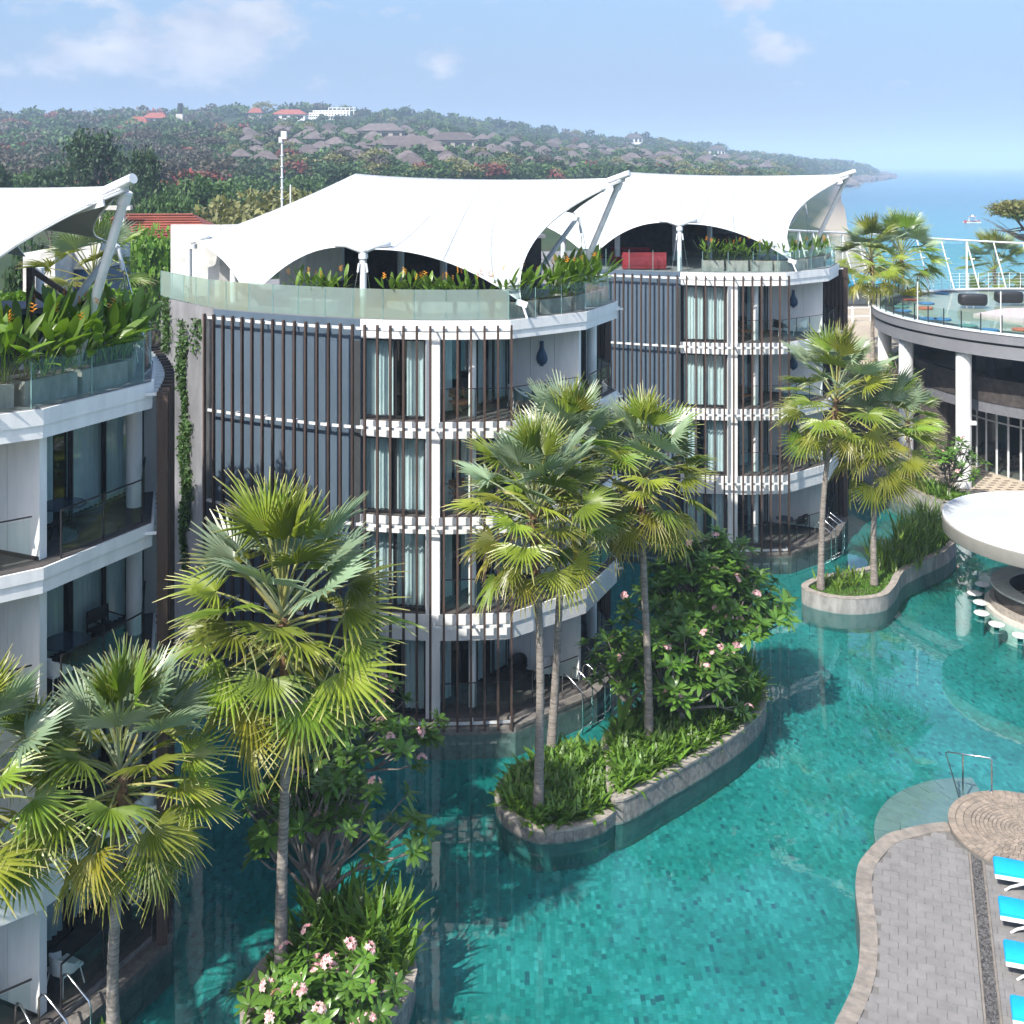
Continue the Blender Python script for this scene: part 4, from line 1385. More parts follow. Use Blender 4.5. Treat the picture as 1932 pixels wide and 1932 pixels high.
# ------------------------------------------------------------------ planted islands in the pool
mat('sunk_tile', (.03, .115, .11), .6, (.02, .08, .078), 4, 6)
def island(label, rim, z, block=.26, th=.26, stone='planter_stone', soil_z=-.12, rimm='rim_stone', joined=False, cope=.07):
    """planter wall of upright blocks with a coping, soil inside"""
    c = sum((Vector((p[0], p[1], 0)) for p in rim), Vector()) / len(rim)
    t = thing('pool_planter', label, 'planter', (c.x, c.y, 0))
    closed = rim + [rim[0]]
    inner = offset(rim, th, True)
    MB().prism(inner, FLOOR, z + soil_z).build('soil', M['soil'], t)
    if joined:
        MB().strip(rim, 0, th, -.04, z - .002, True).build('planter_wall', M['concrete'], t, 50)
        MB().strip(rim, .02, th, FLOOR - .05, -.042, True).build('sunk_wall', M['sunk_tile'], t, 50)
        MB().strip(rim, -.012, th + .02, z, z + .03, True).build('coping', M['rim_stone'], t, 50)
    else:
        MB().strip(rim, .03, th - .02, FLOOR - .05, z - cope - .01, True).build('wall_core', M['sunk_tile'], t)
        pts, L = resample(closed, step=block)
        for (q, a), (q2, b) in zip(pts, pts[1:]):
            d = q2 - q; tt = d.normalized(); nn = Vector((-tt.y, tt.x)); ang = math.atan2(tt.y, tt.x)
            m_ = (q + q2) / 2
            e = random.uniform(-.006, .006)
            MB().box((m_.x + nn.x * .05, m_.y + nn.y * .05, (z - cope - .05) / 2), (d.length - .008, .10 + e, z - cope + .05), ang).build('stone_block', M[stone], t)
            MB().box((m_.x + nn.x * (th / 2 - .01), m_.y + nn.y * (th / 2 - .01), z - cope / 2 + .002 + e * .3), (d.length - .004, th + .03, cope), ang).build('coping_stone', M[rimm], t)
    return t
def ccw(pts):
    a = sum(pts[i][0] * pts[(i + 1) % len(pts)][1] - pts[(i + 1) % len(pts)][0] * pts[i][1] for i in range(len(pts)))
    return pts if a > 0 else list(reversed(pts))
def loop(pts, sub=5):
    return ccw([(p.x, p.y) for p in catmull([(x, y, 0) for x, y in pts], sub, True)])
def scatter(poly, n, z, seed=1, ymax=None):
    r = random.Random(seed)
    xs = [p[0] for p in poly]; ys = [p[1] for p in poly]
    out = []
    while len(out) < n:
        x, y = r.uniform(min(xs), max(xs)), r.uniform(min(ys), max(ys))
        if inside(poly, x, y): out.append((x, y, z))
    return out

IA_L = loop([(-.48, 31.7), (-.12, 30.7), (.62, 30.1), (1.6, 30.15), (2.55, 30.6), (3.1, 31.5), (3.15, 33.0), (2.8, 34.2), (1.6, 34.25), (.69, 33.75), (-.19, 32.75)])
IA_R = loop([(2.85, 30.95), (4.58, 32.3), (6.13, 33.7), (7.44, 35.1), (8.25, 36.4), (8.6, 37.8), (8.3, 39.2), (7.2, 39.6), (5.6, 38.2), (4.0, 36.2), (2.85, 34.5), (2.8, 33)])
IB = loop([(12.2, 46.9), (12.5, 46.0), (13.7, 45.4), (15.2, 45.7), (16.1, 46.8), (17.0, 48.4), (18.2, 49.6), (20.1, 51.3), (21.2, 53.2), (20.6, 54.6), (19.2, 54), (17.4, 51.2), (15.9, 49.2), (13.4, 48.0)])
IC = loop([(-2.25, 24.9), (-2.15, 24.1), (-2.35, 23.4), (-2.9, 22.5), (-3.9, 21.8), (-5.1, 22.0), (-5.6, 23.0), (-5.7, 24.4), (-5.0, 25.6), (-3.6, 26.2)])
IE = loop([(-4.4, 30.6), (-5.2, 30.1), (-6.5, 30.4), (-7.3, 31.4), (-6.8, 32.8), (-5.4, 33.2), (-4.3, 32.2)])
ID = loop([(-9.0, 22.0), (-8.6, 21.2), (-7.9, 21.0), (-7.2, 21.3), (-7.05, 22.0), (-7.5, 22.7), (-8.3, 22.9)])
IG = loop([(21.0, 62.5), (21.4, 59.8), (22.2, 57.8), (23.3, 56.8), (24.2, 57.6), (23.6, 59.5), (22.8, 62), (22.2, 64)])
iA1 = island('rounded low stone planter at the near tip of the long pool island', IA_L, .36)
iA2 = island('long curved stone planter under the big pink frangipani trees', IA_R, .66)
iB = island('smooth concrete pool island with bright lawn near the swim-up bar', IB, .6, joined=True)
iC = island('stone planter with pink frangipani at the bottom edge of the pool', IC, .6)
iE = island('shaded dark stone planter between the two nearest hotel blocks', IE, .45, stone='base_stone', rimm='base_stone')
iD = island('small stone planter holding the leftmost full palm', ID, .5)
iG = island('concrete planter edging the restaurant terrace', IG, .9, joined=True)
build_tiles([IA_L, IA_R, IB, IC, IE])

def bed(poly, inset, z, n, mname, seed, owner, nm='ground_cover', **kw):
    leaf_field(nm, scatter(offset(poly, inset, True), n, z, seed), mname, seed=seed, parent=owner, **kw)
bed(IA_L, .3, .24, 950, 'cover_leaf', 1, iA1, L=(.25, .75), w=(.07, .16), per=5, tilt=.55)
bed(IA_R, .3, .54, 1500, 'cover_leaf', 2, iA2, L=(.25, .75), w=(.07, .16), per=5, tilt=.55)
bed(IA_L, .25, .24, 500, 'grass_leaf', 3, iA1, L=(.15, .35), w=(.012, .03), per=6, tilt=.7, nm='edge_grass')
bed(IA_R, .25, .54, 700, 'grass_leaf', 4, iA2, L=(.15, .35), w=(.012, .03), per=6, tilt=.7, nm='edge_grass')
bed([p for p in IB], .27, .48, 2600, 'grass_leaf', 5, iB, L=(.05, .13), w=(.015, .03), per=5, tilt=.7, nm='lawn_grass')
bed(IC, .3, .48, 500, 'cover_leaf', 6, iC, L=(.25, .6), w=(.05, .1), per=5)
bed(IE, .3, .33, 500, 'cover_leaf', 7, iE, L=(.25, .6), w=(.05, .1), per=5)
bed(ID, .25, .38, 160, 'cover_leaf', 8, iD, L=(.2, .5), w=(.04, .1), per=5)
bed(IG, .25, .78, 500, 'cover_leaf', 9, iG, L=(.25, .7), w=(.05, .1), per=5)

def strap_clump(label, loc, h, n, seed, group, mname='tall_leaf', w=(.05, .09), tilt=.22, spread=.16):
    """one clump of tall strap leaves"""
    r = random.Random(seed)
    t = thing('strap_leaf_plant', label, 'plant', loc, group)
    pts = [(loc[0] + r.gauss(0, spread), loc[1] + r.gauss(0, spread), loc[2]) for _ in range(n)]
    o = leaf_field('foliage', pts, mname, L=(h * .65, h * 1.1), w=w, per=2, bend=(.1, .7), tilt=tilt, parent=t, seed=seed, nseg=5)
    del o['kind']
    return t
k = 0
for x, y, h, lab in [(16.6, 49.0, 1.2, 'first'), (17.2, 49.9, 1.5, 'b'), (17.9, 50.6, 1.6, 'c'), (18.5, 51.2, 1.7, 'd'), (18.2, 52.0, 1.8, 'e'), (19.0, 52.6, 1.8, 'f'), (19.5, 51.6, 1.6, 'g'), (19.9, 53.3, 1.9, 'h'), (20.4, 52.7, 1.7, 'i'),
                     (20.1, 54.0, 1.8, 'j'), (17.5, 49.4, 1.1, 'k'), (18.9, 50.8, 1.3, 'l'), (16.2, 49.3, 1.5, 'm')]:
    strap_clump('tall strap-leaved plant massed on the lawn island behind the palms', (x, y, .47), h, 34, 100 + k, 'tall plants on the lawn island', spread=.22); k += 1
for x, y, h in [(13.4, 47.4, .7), (14.0, 47.7, .8), (14.3, 47.1, .6), (13.8, 46.8, .55), (14.7, 47.9, .7)]:
    strap_clump('short yellowish plant on the lawn between the two leaning palms', (x, y, .47), h, 12, 100 + k, 'short plants on the lawn island', spread=.15); k += 1
for x, y, h in [(6.6, 35.6, .9), (7.2, 36.1, 1.1), (7.6, 36.9, 1.2), (7.9, 37.7, 1.2), (7.3, 37.2, 1.1), (6.2, 35.0, .7), (7.9, 38.5, 1.2), (6.8, 36.6, 1.0)]:
    strap_clump('dark strap-leaved plant under the frangipani at the wide end of the island', (x, y, .54), h, 30, 100 + k, 'strap plants under the frangipani', 'cover_leaf', spread=.2); k += 1
for x, y, h in [(-3.9, 25.6, 1.5), (-3.4, 25.3, 1.6), (-3.0, 24.9, 1.5), (-3.6, 24.9, 1.4), (-2.8, 25.4, 1.3), (-4.3, 25.3, 1.4), (-4.6, 24.9, 1.2), (-3.2, 24.5, 1.1), (-2.7, 24.6, 1.1)]:
    strap_clump('big dark green strap-leaved clump behind the pink flowers at the bottom', (x, y, .48), h, 26, 100 + k, 'strap clumps in the bottom planter', 'cover_leaf', w=(.09, .15), spread=.2); k += 1
for x, y, h in [(21.9, 60.8, 1.3), (22.6, 58.6, 1.2), (22.2, 62, 1.4)]:
    strap_clump('shaded strap-leaved plant in the terrace planter', (x, y, .78), h, 26, 100 + k, 'plants edging the restaurant terrace', 'cover_leaf', spread=.3); k += 1
# banana-like paddle plant on the long island
pad = thing('paddle_leaf_plant', 'lone plant with broad upright paddle leaves on the long island', 'plant', (3.15, 34.0, .54))
for i, (a, tl, s) in enumerate(((0.3, .08, 1.1), (2.2, .5, .9), (4.0, .6, .8), (5.4, .35, .95))):
    o = link(bpy.data.objects.new('leaf', HL[i % 4]), pad)
    o.rotation_euler = (tl * math.sin(a), tl * math.cos(a), a); o.scale = (s * 1.2, s * 1.8, s)

palm('leftmost palm, crown cut by the left edge of the picture', (-10.3, 20.9, .4), (-10.15, 20.9, 6.7), 1.2, 21, 42, lowest=-45)
palm('second palm from the left, bare trunk running down to the bottom edge', (-7.85, 22.0, .38), (-7.75, 22.0, 6.25), 1.25, 22, 46, lowest=-45)
palm('largest palm, crown spreading before the blue wall', (-5.0, 24.4, .48), (-5.05, 24.5, 8.35), 1.5, 23, 52, lowest=-48)
palm('palm with the straight pale trunk at the near tip of the long island', (.78, 30.85, .24), (.62, 30.95, 8.65), 1.36, 24, 48, lowest=-40)
palm('slightly leaning palm just behind the tip palm of the long island', (1.2, 33.95, .24), (1.75, 34.1, 9.2), 1.3, 25, 46, lowest=-42)
palm('palm in the middle of the long island beside the frangipani', (4.15, 34.2, .54), (4.05, 34.3, 8.75), 1.3, 26, 46, lowest=-52)
palm('leaning palm at the left end of the lawn island', (12.9, 46.7, .48), (13.65, 46.9, 8.5), 1.55, 27, 38, lowest=-45)
palm('shorter palm on the lawn island with a straight trunk', (15.35, 47.2, .48), (15.6, 47.3, 6.9), 1.5, 28, 42, lowest=-46)
palm('tall palm beside the round restaurant, bare trunk over the stone wall', (23.4, 72, 5.6), (23.2, 72, 12.3), 1.5, 29, 36, lowest=-55, group='palms towards the beach')
palm('palm crown crowded behind the tall palm beside the restaurant', (27.4, 78, 5.6), (27.3, 78, 11.8), 1.75, 30, 36, lowest=-45, group='palms towards the beach')
palm('palm beyond the glass windscreen near the right edge', (44.0, 101, 2), (43.8, 101, 8.9), 1.9, 31, 34, lowest=-40, group='palms towards the beach')
palm('small palm in the terrace planter by the restaurant columns', (21.9, 61.2, .78), (21.7, 61, 4.3), 1.2, 32, 22, lowest=-30, group='palms towards the beach')

def cloud_tops(c, r, n, seed, flat=.6):
    q = random.Random(seed)
    out = []
    for i in range(n):
        a = i * 2.4; s = math.sqrt((i + .5) / n)
        out.append((c[0] + math.cos(a) * s * r[0], c[1] + math.sin(a) * s * r[1], c[2] + (1 - s * s) * r[2] + q.uniform(-.3, .25)))
    return out
frangipani('broad frangipani with pink flowers filling the middle of the long island', (5.3, 34.9, .54), cloud_tops((5.4, 35.3, 1.9), (1.9, 1.4, 1.8), 30, 1), 41, flowers=.10, dens=5, ros=1.1)
frangipani('dense dark frangipani at the far end of the long island, pink heads on its right', (7.3, 38.0, .54), cloud_tops((6.7, 38.0, 2.9), (2.4, 1.8, 2.2), 42, 2), 42, flowers=.08, dens=6, ros=1.1)
frangipani('frangipani low over the near side of the long island', (3.9, 35.4, .54), cloud_tops((3.7, 35.6, 2.0), (.9, .8, 1.2), 10, 3), 43, flowers=.15, dens=4, ros=1.1)
frangipani('pale-limbed frangipani in the shade between the nearest blocks, reaching over the pool', (-5.6, 31.2, .33), cloud_tops((-5.2, 31.4, 2.1), (2.5, 1.6, 1.5), 24, 4) + [(-2.7, 31.0, 2.1), (-2.5, 31.2, 2.6)], 44, flowers=.10, dens=4, ros=1.0)
frangipani('shaded frangipani in front of the largest palm trunk, bare twisting limbs', (-4.55, 25.7, .48), cloud_tops((-4.5, 26.3, 2.5), (1.7, 1.1, 1.3), 14, 5) + [(-2.4, 26.2, 2.9)], 45, flowers=.07, dens=4, ros=.95)
frangipani('flowering frangipani at the bottom edge, big leaf rosettes and pink heads', (-4.0, 23.0, .48), cloud_tops((-3.95, 22.9, 1.0), (1.35, .7, .5), 20, 6), 46, flowers=.25, dens=5, ros=.85)
frangipani('small frangipani with two pink heads by the restaurant column', (22.9, 58.4, .78), cloud_tops((23.1, 58.4, 2.6), (1.2, .9, 1.2), 11, 7), 47, flowers=.14, dens=4)
frangipani('bushy frangipani against the dark stone wall beside the restaurant', (24.6, 69.5, 2.5), cloud_tops((24.4, 69, 5.0), (1.8, 1.2, 1.2), 12, 8), 48, flowers=.08, dens=4)

# ------------------------------------------------------------------ roof terraces: planters, heliconias, furniture
def planter_box(label, p0, p1, w=.55, h=.5, group=None):
    p0, p1 = Vector((p0[0], p0[1])), Vector((p1[0], p1[1]))
    c = (p0 + p1) / 2
    t = thing('planter_box', label, 'planter', (c.x, c.y, LV[4] + .012), group)
    d = (p1 - p0); ang = math.atan2(d.y, d.x); L = d.length
    mb = MB().box((c.x, c.y, LV[4] + .012 + h / 2), (L, w, h), ang)
    mb.build('planter_shell', M['concrete'], t)
    MB().box((c.x, c.y, LV[4] + .012 + h + .004), (L - .1, w - .1, .012), ang).build('soil', M['soil'], t)
    return t
def heli_row(key, path, n, scale, leaves, seed, lean, label, boxes, box_label, flowers=1, back=.0):
    pth = at(key, path)
    pts, L = resample(pth, count=n)
    bp, _ = resample(pth, count=boxes)
    for (q, t), (q2, t2) in zip(bp, bp[1:]):
        dd = (q2 - q).normalized()
        planter_box(box_label, q + dd * .06, q2 - dd * .06, group='concrete planters, %s' % box_label)
    for i in range(n):
        q = pts[i][0].lerp(pts[i + 1][0], .5)
        heliconia(label, (q.x, q.y, LV[4] + .52), leaves, scale * random.uniform(.9, 1.1), seed + i, lean, flowers, group=label)
inA = offset([A4, A5, A6, A7], .62)
inC = offset([A4, A5, A6, A7, (1.6, 45.6)], .72)
heli_row('C', inC, 17, 1.05, 15, 200, (.18, -.22), 'lush heliconia leaning over the glass on the nearest roof', 7, 'low concrete planter behind glass on the nearest roof')
heli_row('C', offset([A4, A5, A6, A7, (1.6, 45.6)], 1.5), 11, 1.15, 10, 240, (.1, -.1), 'taller heliconia in the second row on the nearest roof', 5, 'concrete planter in the second row on the nearest roof')
heli_row('A', inA[:3], 10, .92, 13, 300, (.15, -.18), 'heliconia massed at the mast end of the central roof', 4, 'concrete planter at the mast end of the central roof')
heli_row('A', offset([A4, A5, A6, A7], 1.35)[1:3], 5, 1.0, 12, 330, (.1, -.1), 'heliconia behind the mast end planters of the central roof', 2, 'rear concrete planter at the mast end of the central roof')
heli_row('A', [(-7.6, 38.5), (-5.7, 37.75)], 5, .72, 12, 350, (0, -.1), 'heliconia with orange flowers left of the forked post', 2, 'concrete planter left of the forked post')
heli_row('A', [(-4.2, 37.35), (-1.9, 37.15), (-.7, 37.15)], 9, .72, 12, 370, (0, -.1), 'heliconia with orange flowers right of the forked post', 3, 'concrete planter right of the forked post', 2)
heli_row('B', [(-3.9, 37.3), (-1.7, 37.1), (-.5, 37.0)], 9, .72, 10, 400, (0, -.1), 'heliconia with orange flowers beside the red sofas', 3, 'concrete planter beside the red sofas')
heli_row('B', inA[:3], 6, .7, 11, 430, (.1, -.1), 'heliconia at the seaward end of the farther roof', 3, 'concrete planter at the seaward end of the farther roof')

def sofa(label, loc, rz, m, L=1.9, group=None):
    t = thing('sofa', label, 'sofa', loc, group, rz)
    g = lambda nm, mb: link(bpy.data.objects.new(nm, mb.mesh(nm, M[m])), t)
    g('seat', MB().box((0, 0, .24), (L, .8, .36)))
    g('backrest', MB().box((0, -.36, .52), (L, .14, .62)))
    for s in (-1, 1): g('armrest', MB().box((s * (L / 2 - .07), .03, .42), (.14, .78, .44)))
    g('cushion', MB().box((L * .3, -.2, .58), (.42, .16, .36), .2))
    return t
def zroof(key, x, y): return (x + OFF[key][0], y + OFF[key][1], LV[4] + .013)
sofa('red sofa with its back to the pool on the farther roof', zroof('B', -6.55, 37.95), R(-2), 'red_fabric', 2.1)
sofa('second red sofa farther back under the canopy', zroof('B', -6.9, 40.6), R(178), 'red_fabric', 2.0)
sofa('black sofa left of the forked post on the central roof', zroof('A', -6.2, 40.2), R(175), 'black_wicker', 1.7)
sofa('black sofa right of the forked post on the central roof', zroof('A', -3.2, 39.6), R(185), 'black_wicker', 1.8)
round_table('dark table between the red sofas', zroof('B', -6.6, 39.4), .5)
def wall_thing(name, label, cat, path, z0, z1, th, m, partname):
    c = path[0]
    t = thing(name, label, cat, (c[0], c[1], z0))
    MB().strip(path, 0, th, z0, z1).build(partname, M[m], t)
    return t
w = wall_thing('terrace_wall', 'weathered white wall at the left end of the central roof', 'wall', at('A', [(-13.25, 43.2), (-11.3, 43.0), (-9.9, 43.6)]), LV[4], 16.0, .2, 'rough_white', 'wall_body')
w = wall_thing('terrace_wall', 'plain grey wall under the central canopy', 'wall', at('A', [(-8.9, 42.6), (-6.4, 42.0)]), LV[4], 16.2, .2, 'white_paint', 'wall_body')
for key, lab in (('A', 'dark stone wall at the back of the central roof terrace'), ('B', 'dark stone wall behind the red sofas')):
    p_ = at(key, [(-9.0, 43.9), (-2.5, 44.6), (1.2, 45.6)] if key == 'A' else [(-8.5, 44), (-3.2, 44.6), (.6, 45.4)])
    w = wall_thing('terrace_wall', lab, 'wall', p_, LV[4], 15.35, .25, 'dark_stone', 'stone_facing')
    MB().strip(p_, -.6, 1.6, 15.36, 15.5).build('roof_slab', M['grey_render'], w)
# thatched shelter and hedges behind
g = thing('thatched_shelter', 'brown thatched shelter roof under the farther canopy', 'shelter', zroof('B', -2.0, 45.6))
gx, gy, gz = zroof('B', -2.0, 45.6)
MB().lathe((gx, gy), [(1.5, gz + 1.3), (1.55, gz + 1.36), (1.1, gz + 2.2), (.5, gz + 2.75), (.05, gz + 2.9)], 20).build('roof', M['thatch'], g, True)
for a in range(4): MB().tube((gx + math.cos(a * 1.57 + .8) * 1.2, gy + math.sin(a * 1.57 + .8) * 1.2, gz), (gx + math.cos(a * 1.57 + .8) * 1.2, gy + math.sin(a * 1.57 + .8) * 1.2, gz + 1.45), .06, n=8).build('post', M['bark'], g)
def hedge(label, p0, p1, h, w, m, seed, z):
    p0, p1 = Vector(p0), Vector(p1)
    t = thing('hedge', label, 'hedge', ((p0.x + p1.x) / 2, (p0.y + p1.y) / 2, z))
    r = np.random.default_rng(seed)
    n = int((p1 - p0).length * 900)
    s = r.random(n); d = (p1 - p0); nn = Vector((-d.y, d.x)).normalized()
    e = r.uniform(-w / 2, w / 2, n); hz = h * np.sqrt(r.random(n)) * (1 + .12 * np.sin(s * 25))
    c = np.column_stack([p0.x + d.x * s + nn.x * e, p0.y + d.y * s + nn.y * e, z + hz]) - np.array(org_of(t))
    a = r.normal(0, 1, (n, 3)); a /= np.linalg.norm(a, axis=1)[:, None]; b = np.cross(a, r.normal(0, 1, (n, 3))); b /= np.linalg.norm(b, axis=1)[:, None]
    q = r.uniform(.05, .10, n)[:, None]
    v = np.stack([c - a * q, c - b * q * .6, c + a * q, c + b * q * .6], 1).reshape(-1, 3)
    link(bpy.data.objects.new('foliage', np_mesh('foliage', v, np.arange(n * 4).reshape(-1, 4), M[m])), t)
    return t
hedge('clipped yellow-green hedge along the back of the nearest roof', at('C', [(-6, 50.2)])[0], at('C', [(.0, 48.2)])[0], 1.1, 1.2, 'tree_bright', 1, LV[4])
hedge('thick hedge at the corner of the nearest roof next to the grey side wall', at('C', [(.5, 48.2)])[0], at('C', [(1.6, 46.2)])[0], 1.3, 1.3, 'tree_bright', 2, LV[4])
hedge('hedge top showing over the back wall of the farther roof', at('B', [(-7, 47.4)])[0], at('B', [(-2, 47)])[0], 2.6, 1.2, 'tree_bright', 3, LV[4])
# dark timber stair head and grey shelter on the nearest roof
st = thing('timber_stair_rail', 'dark timber stair railing behind the heliconias on the nearest roof', 'railing', zroof('C', .2, 44.5))
X = lambda x, y, z: (x + OFF['C'][0], y + OFF['C'][1], LV[4] + z)
for x, y, h in ((-1.5, 43.6, 1.7), (-.2, 44.2, 2.4), (1.1, 44.6, 1.5)):
    MB().bar(X(x, y, 0), X(x, y, h), .16, .16).build('post', M['bark'], st)
for z in (0, -.55):
    MB().bar(X(-.2, 44.2, 2.35 + z), X(1.6, 44.8, .9 + z), .10, .14).build('hand_rail', M['bark'], st)
    MB().bar(X(-1.5, 43.6, 1.6 + z), X(.4, 43.2, .2 + z * .3), .10, .14).build('hand_rail', M['bark'], st)
MB().pipe([X(-1.75, 43.5, .9), X(-1.75, 43.5, 1.75), X(-1.66, 43.52, 1.95), X(-1.45, 43.55, 2.02), X(-1.25, 43.6, 1.92), X(-1.22, 43.6, 1.6), X(-1.3, 43.6, 1.1)], .045, 8).build('grab_rail', M['dark_frame'], st, True)
sh = thing('flat_shelter', 'low grey flat roof behind the dark stair railing', 'shelter', zroof('C', -1.5, 47))
MB().prism([X(-5, 44.6, 0)[:2], X(-.6, 44.3, 0)[:2], X(.6, 45.2, 0)[:2], X(-.6, 46, 0)[:2], X(-5, 46.6, 0)[:2]], LV[4] + 1.15, LV[4] + 1.3).build('roof', M['grey_render'], sh)
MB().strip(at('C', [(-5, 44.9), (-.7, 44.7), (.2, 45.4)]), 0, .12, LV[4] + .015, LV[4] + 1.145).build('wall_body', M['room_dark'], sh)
# creeper on the grey side wall of the central block
iv = thing('ivy_creeper', 'green creeper hanging down the grey side wall of the central block', 'creeper', (-12, 40.8, 3))
def ivy():
    r = np.random.default_rng(5)
    d = Vector((A1[0] - A0[0], A1[1] - A0[1])).normalized(); nn = Vector((d.y, -d.x))
    if nn.y > 0: nn = -nn
    c = []
    for s, z0, z1, wd, n in ((2.35, 3.5, 12.0, .2, 1900), (2.1, 10, 12.6, .4, 300), (3.3, 11.5, 12.8, .3, 90), (2.6, 5, 9, .33, 900), (.6, 11.2, 13.3, .35, 420), (3.8, 12.0, 12.8, .25, 40)):
        z = r.uniform(z0, z1, n); u = s + r.normal(0, wd * .6, n) + .12 * np.sin(z * 2.2); o = r.uniform(.03, .16, n)
        c.append(np.column_stack([A0[0] + d.x * u + nn.x * o, A0[1] + d.y * u + nn.y * o, z]))
    c = np.concatenate(c) - np.array(org_of(iv)); n = len(c)
    a = r.normal(0, 1, (n, 3)); a[:, 2] -= .6; a /= np.linalg.norm(a, axis=1)[:, None]; b = np.cross(a, r.normal(0, 1, (n, 3))); b /= np.linalg.norm(b, axis=1)[:, None]
    q = r.uniform(.05, .10, n)[:, None]
    v = np.stack([c - a * q, c - b * q * .7, c + a * q, c + b * q * .7], 1).reshape(-1, 3)
    link(bpy.data.objects.new('foliage', np_mesh('foliage', v, np.arange(n * 4).reshape(-1, 4), M['tree_mid'])), iv)
ivy()

# balcony furniture
def bz(key, x, y, f): return (x + OFF[key][0], y + OFF[key][1], LV[f] + .014)
fin = math.atan2(38.86 - 39.95, 2.53)
for key, f, lab in (('A', 3, 'blue wall vase on the top balcony of the central block'), ('B', 3, 'blue wall vase on the top balcony of the farther block'),
                    ('B', 2, 'blue wall vase one floor below the top on the farther block'), ('B', 1, 'blue wall vase on the second floor of the farther block')):
    x, y = 1.05, 39.27
    wall_vase(lab, (x + OFF[key][0], y + OFF[key][1], LV[f] + 1.75), fin)
chair('tub_chair', 'black tub chair with white legs on the top balcony of the central block', 'chair', bz('A', .95, 38.55, 3), R(150), 'black_wicker', 'white_plastic')
chair('tub_chair', 'white tub chair beside the black one, central block', 'chair', bz('A', .2, 38.35, 3), R(20), 'white_plastic', 'white_plastic')
chair('low_stool', 'small white-legged stool between the chairs, central block', 'stool', bz('A', .45, 37.95, 3), 0, 'black_wicker', 'white_plastic', low=True)
frame_chair('brown timber armchair behind the slats, top floor of the central block', bz('A', -1.75, 37.45, 3), R(-60))
frame_chair('brown timber armchair one floor lower, central block', bz('A', -1.75, 37.45, 2), R(-60))
chair('tub_chair', 'white chair with black seat on the poolside deck of the central block', 'chair', bz('A', 1.15, 38.75, 0), R(200), 'white_plastic', 'white_plastic')
chair('tub_chair', 'black tub chair in the shade on the poolside deck of the central block', 'chair', bz('A', .2, 38.9, 0), R(250), 'black_wicker', 'dark_frame')
round_table('dark glass table on the top balcony of the nearest block', bz('C', 2.2, 40.35, 3), .5)
round_table('dark glass table one floor down on the nearest block', bz('C', 2.25, 40.4, 2), .52)
frame_chair('dark framed armchair behind the column, nearest block', bz('C', 2.6, 41.9, 2), R(-30), 'black_wicker')
chair('tub_chair', 'white chair on the second balcony down of the nearest block', 'chair', bz('C', 2.35, 39.55, 2), R(60), 'white_plastic', 'white_plastic')
chair('tub_chair', 'white chair on the poolside deck of the nearest block', 'chair', bz('C', 2.5, 39.7, 0), R(60), 'white_plastic', 'white_plastic')
chair('tub_chair', 'black chair at the left edge on the poolside deck of the nearest block', 'chair', bz('C', .75, 38.6, 0), R(200), 'black_wicker', 'dark_frame')
chair('tub_chair', 'white chair on the top balcony of the farther block', 'chair', bz('B', 1.2, 38.5, 3), R(150), 'white_plastic', 'white_plastic')
chair('tub_chair', 'black chair beside the white one on the farther block', 'chair', bz('B', .2, 38.5, 3), R(20), 'black_wicker', 'white_plastic')
frame_chair('brown timber armchair on the top floor of the farther block', bz('B', -1.8, 37.5, 3), R(-60))
frame_chair('brown timber armchair one floor lower, farther block', bz('B', -1.8, 37.5, 2), R(-60))
chair('tub_chair', 'black tub chair on the second floor of the farther block', 'chair', bz('B', 1.3, 38.7, 1), R(170), 'black_wicker', 'dark_frame')
round_table('dark round table on the second floor of the farther block', bz('B', .45, 38.5, 1), .42)
chair('tub_chair', 'black tub chair on the poolside deck of the farther block', 'chair', bz('B', 1.3, 38.7, 0), R(170), 'black_wicker', 'dark_frame')
round_table('dark round table on the poolside deck of the farther block', bz('B', .4, 38.4, 0), .42)

# stainless pool ladders at the poolside decks
def ladder(label, p, out, w=.62, sep=1):
    """two hooped handrails and treads going down into the water"""
    p, out = Vector(p), Vector((out[0], out[1], 0)).normalized()
    sd = Vector((-out.y, out.x, 0))
    t = thing('pool_ladder', label, 'ladder', p, 'steel ladders down from the room decks')
    for s in (-w / 2, w / 2):
        b = p + sd * s
        MB().pipe([b - out * .45, b - out * .45 + Vector((0, 0, .72)), b - out * .38 + Vector((0, 0, .82)), b - out * .28 + Vector((0, 0, .84)), b + out * .3 + Vector((0, 0, .45)), b + out * .36 + Vector((0, 0, .3)), b + out * .36 + Vector((0, 0, -1.0))], .024, 8).build('handrail', M['steel'], t, True)
    for z in (-.25, -.5, -.75):
        MB().box(p + out * .36 + Vector((0, 0, z)), (.08, w, .03), math.atan2(out.y, out.x)).build('tread', M['steel'], t)
    return t
nrm = Vector((2.9, -1.35)).normalized()
for key, lab in (('A', 'the central block'), ('B', 'the farther block'), ('C', 'the nearest block')):
    for (x, y), wh in (((2.25, 37.75), 'nearer'), ((2.98, 38.6), 'second')):
        ladder('%s steel pool ladder at the deck corner of %s' % (wh, lab), (x + OFF[key][0], y + OFF[key][1], .23), (nrm.x + (-.3 if wh == 'nearer' else .1), nrm.y))

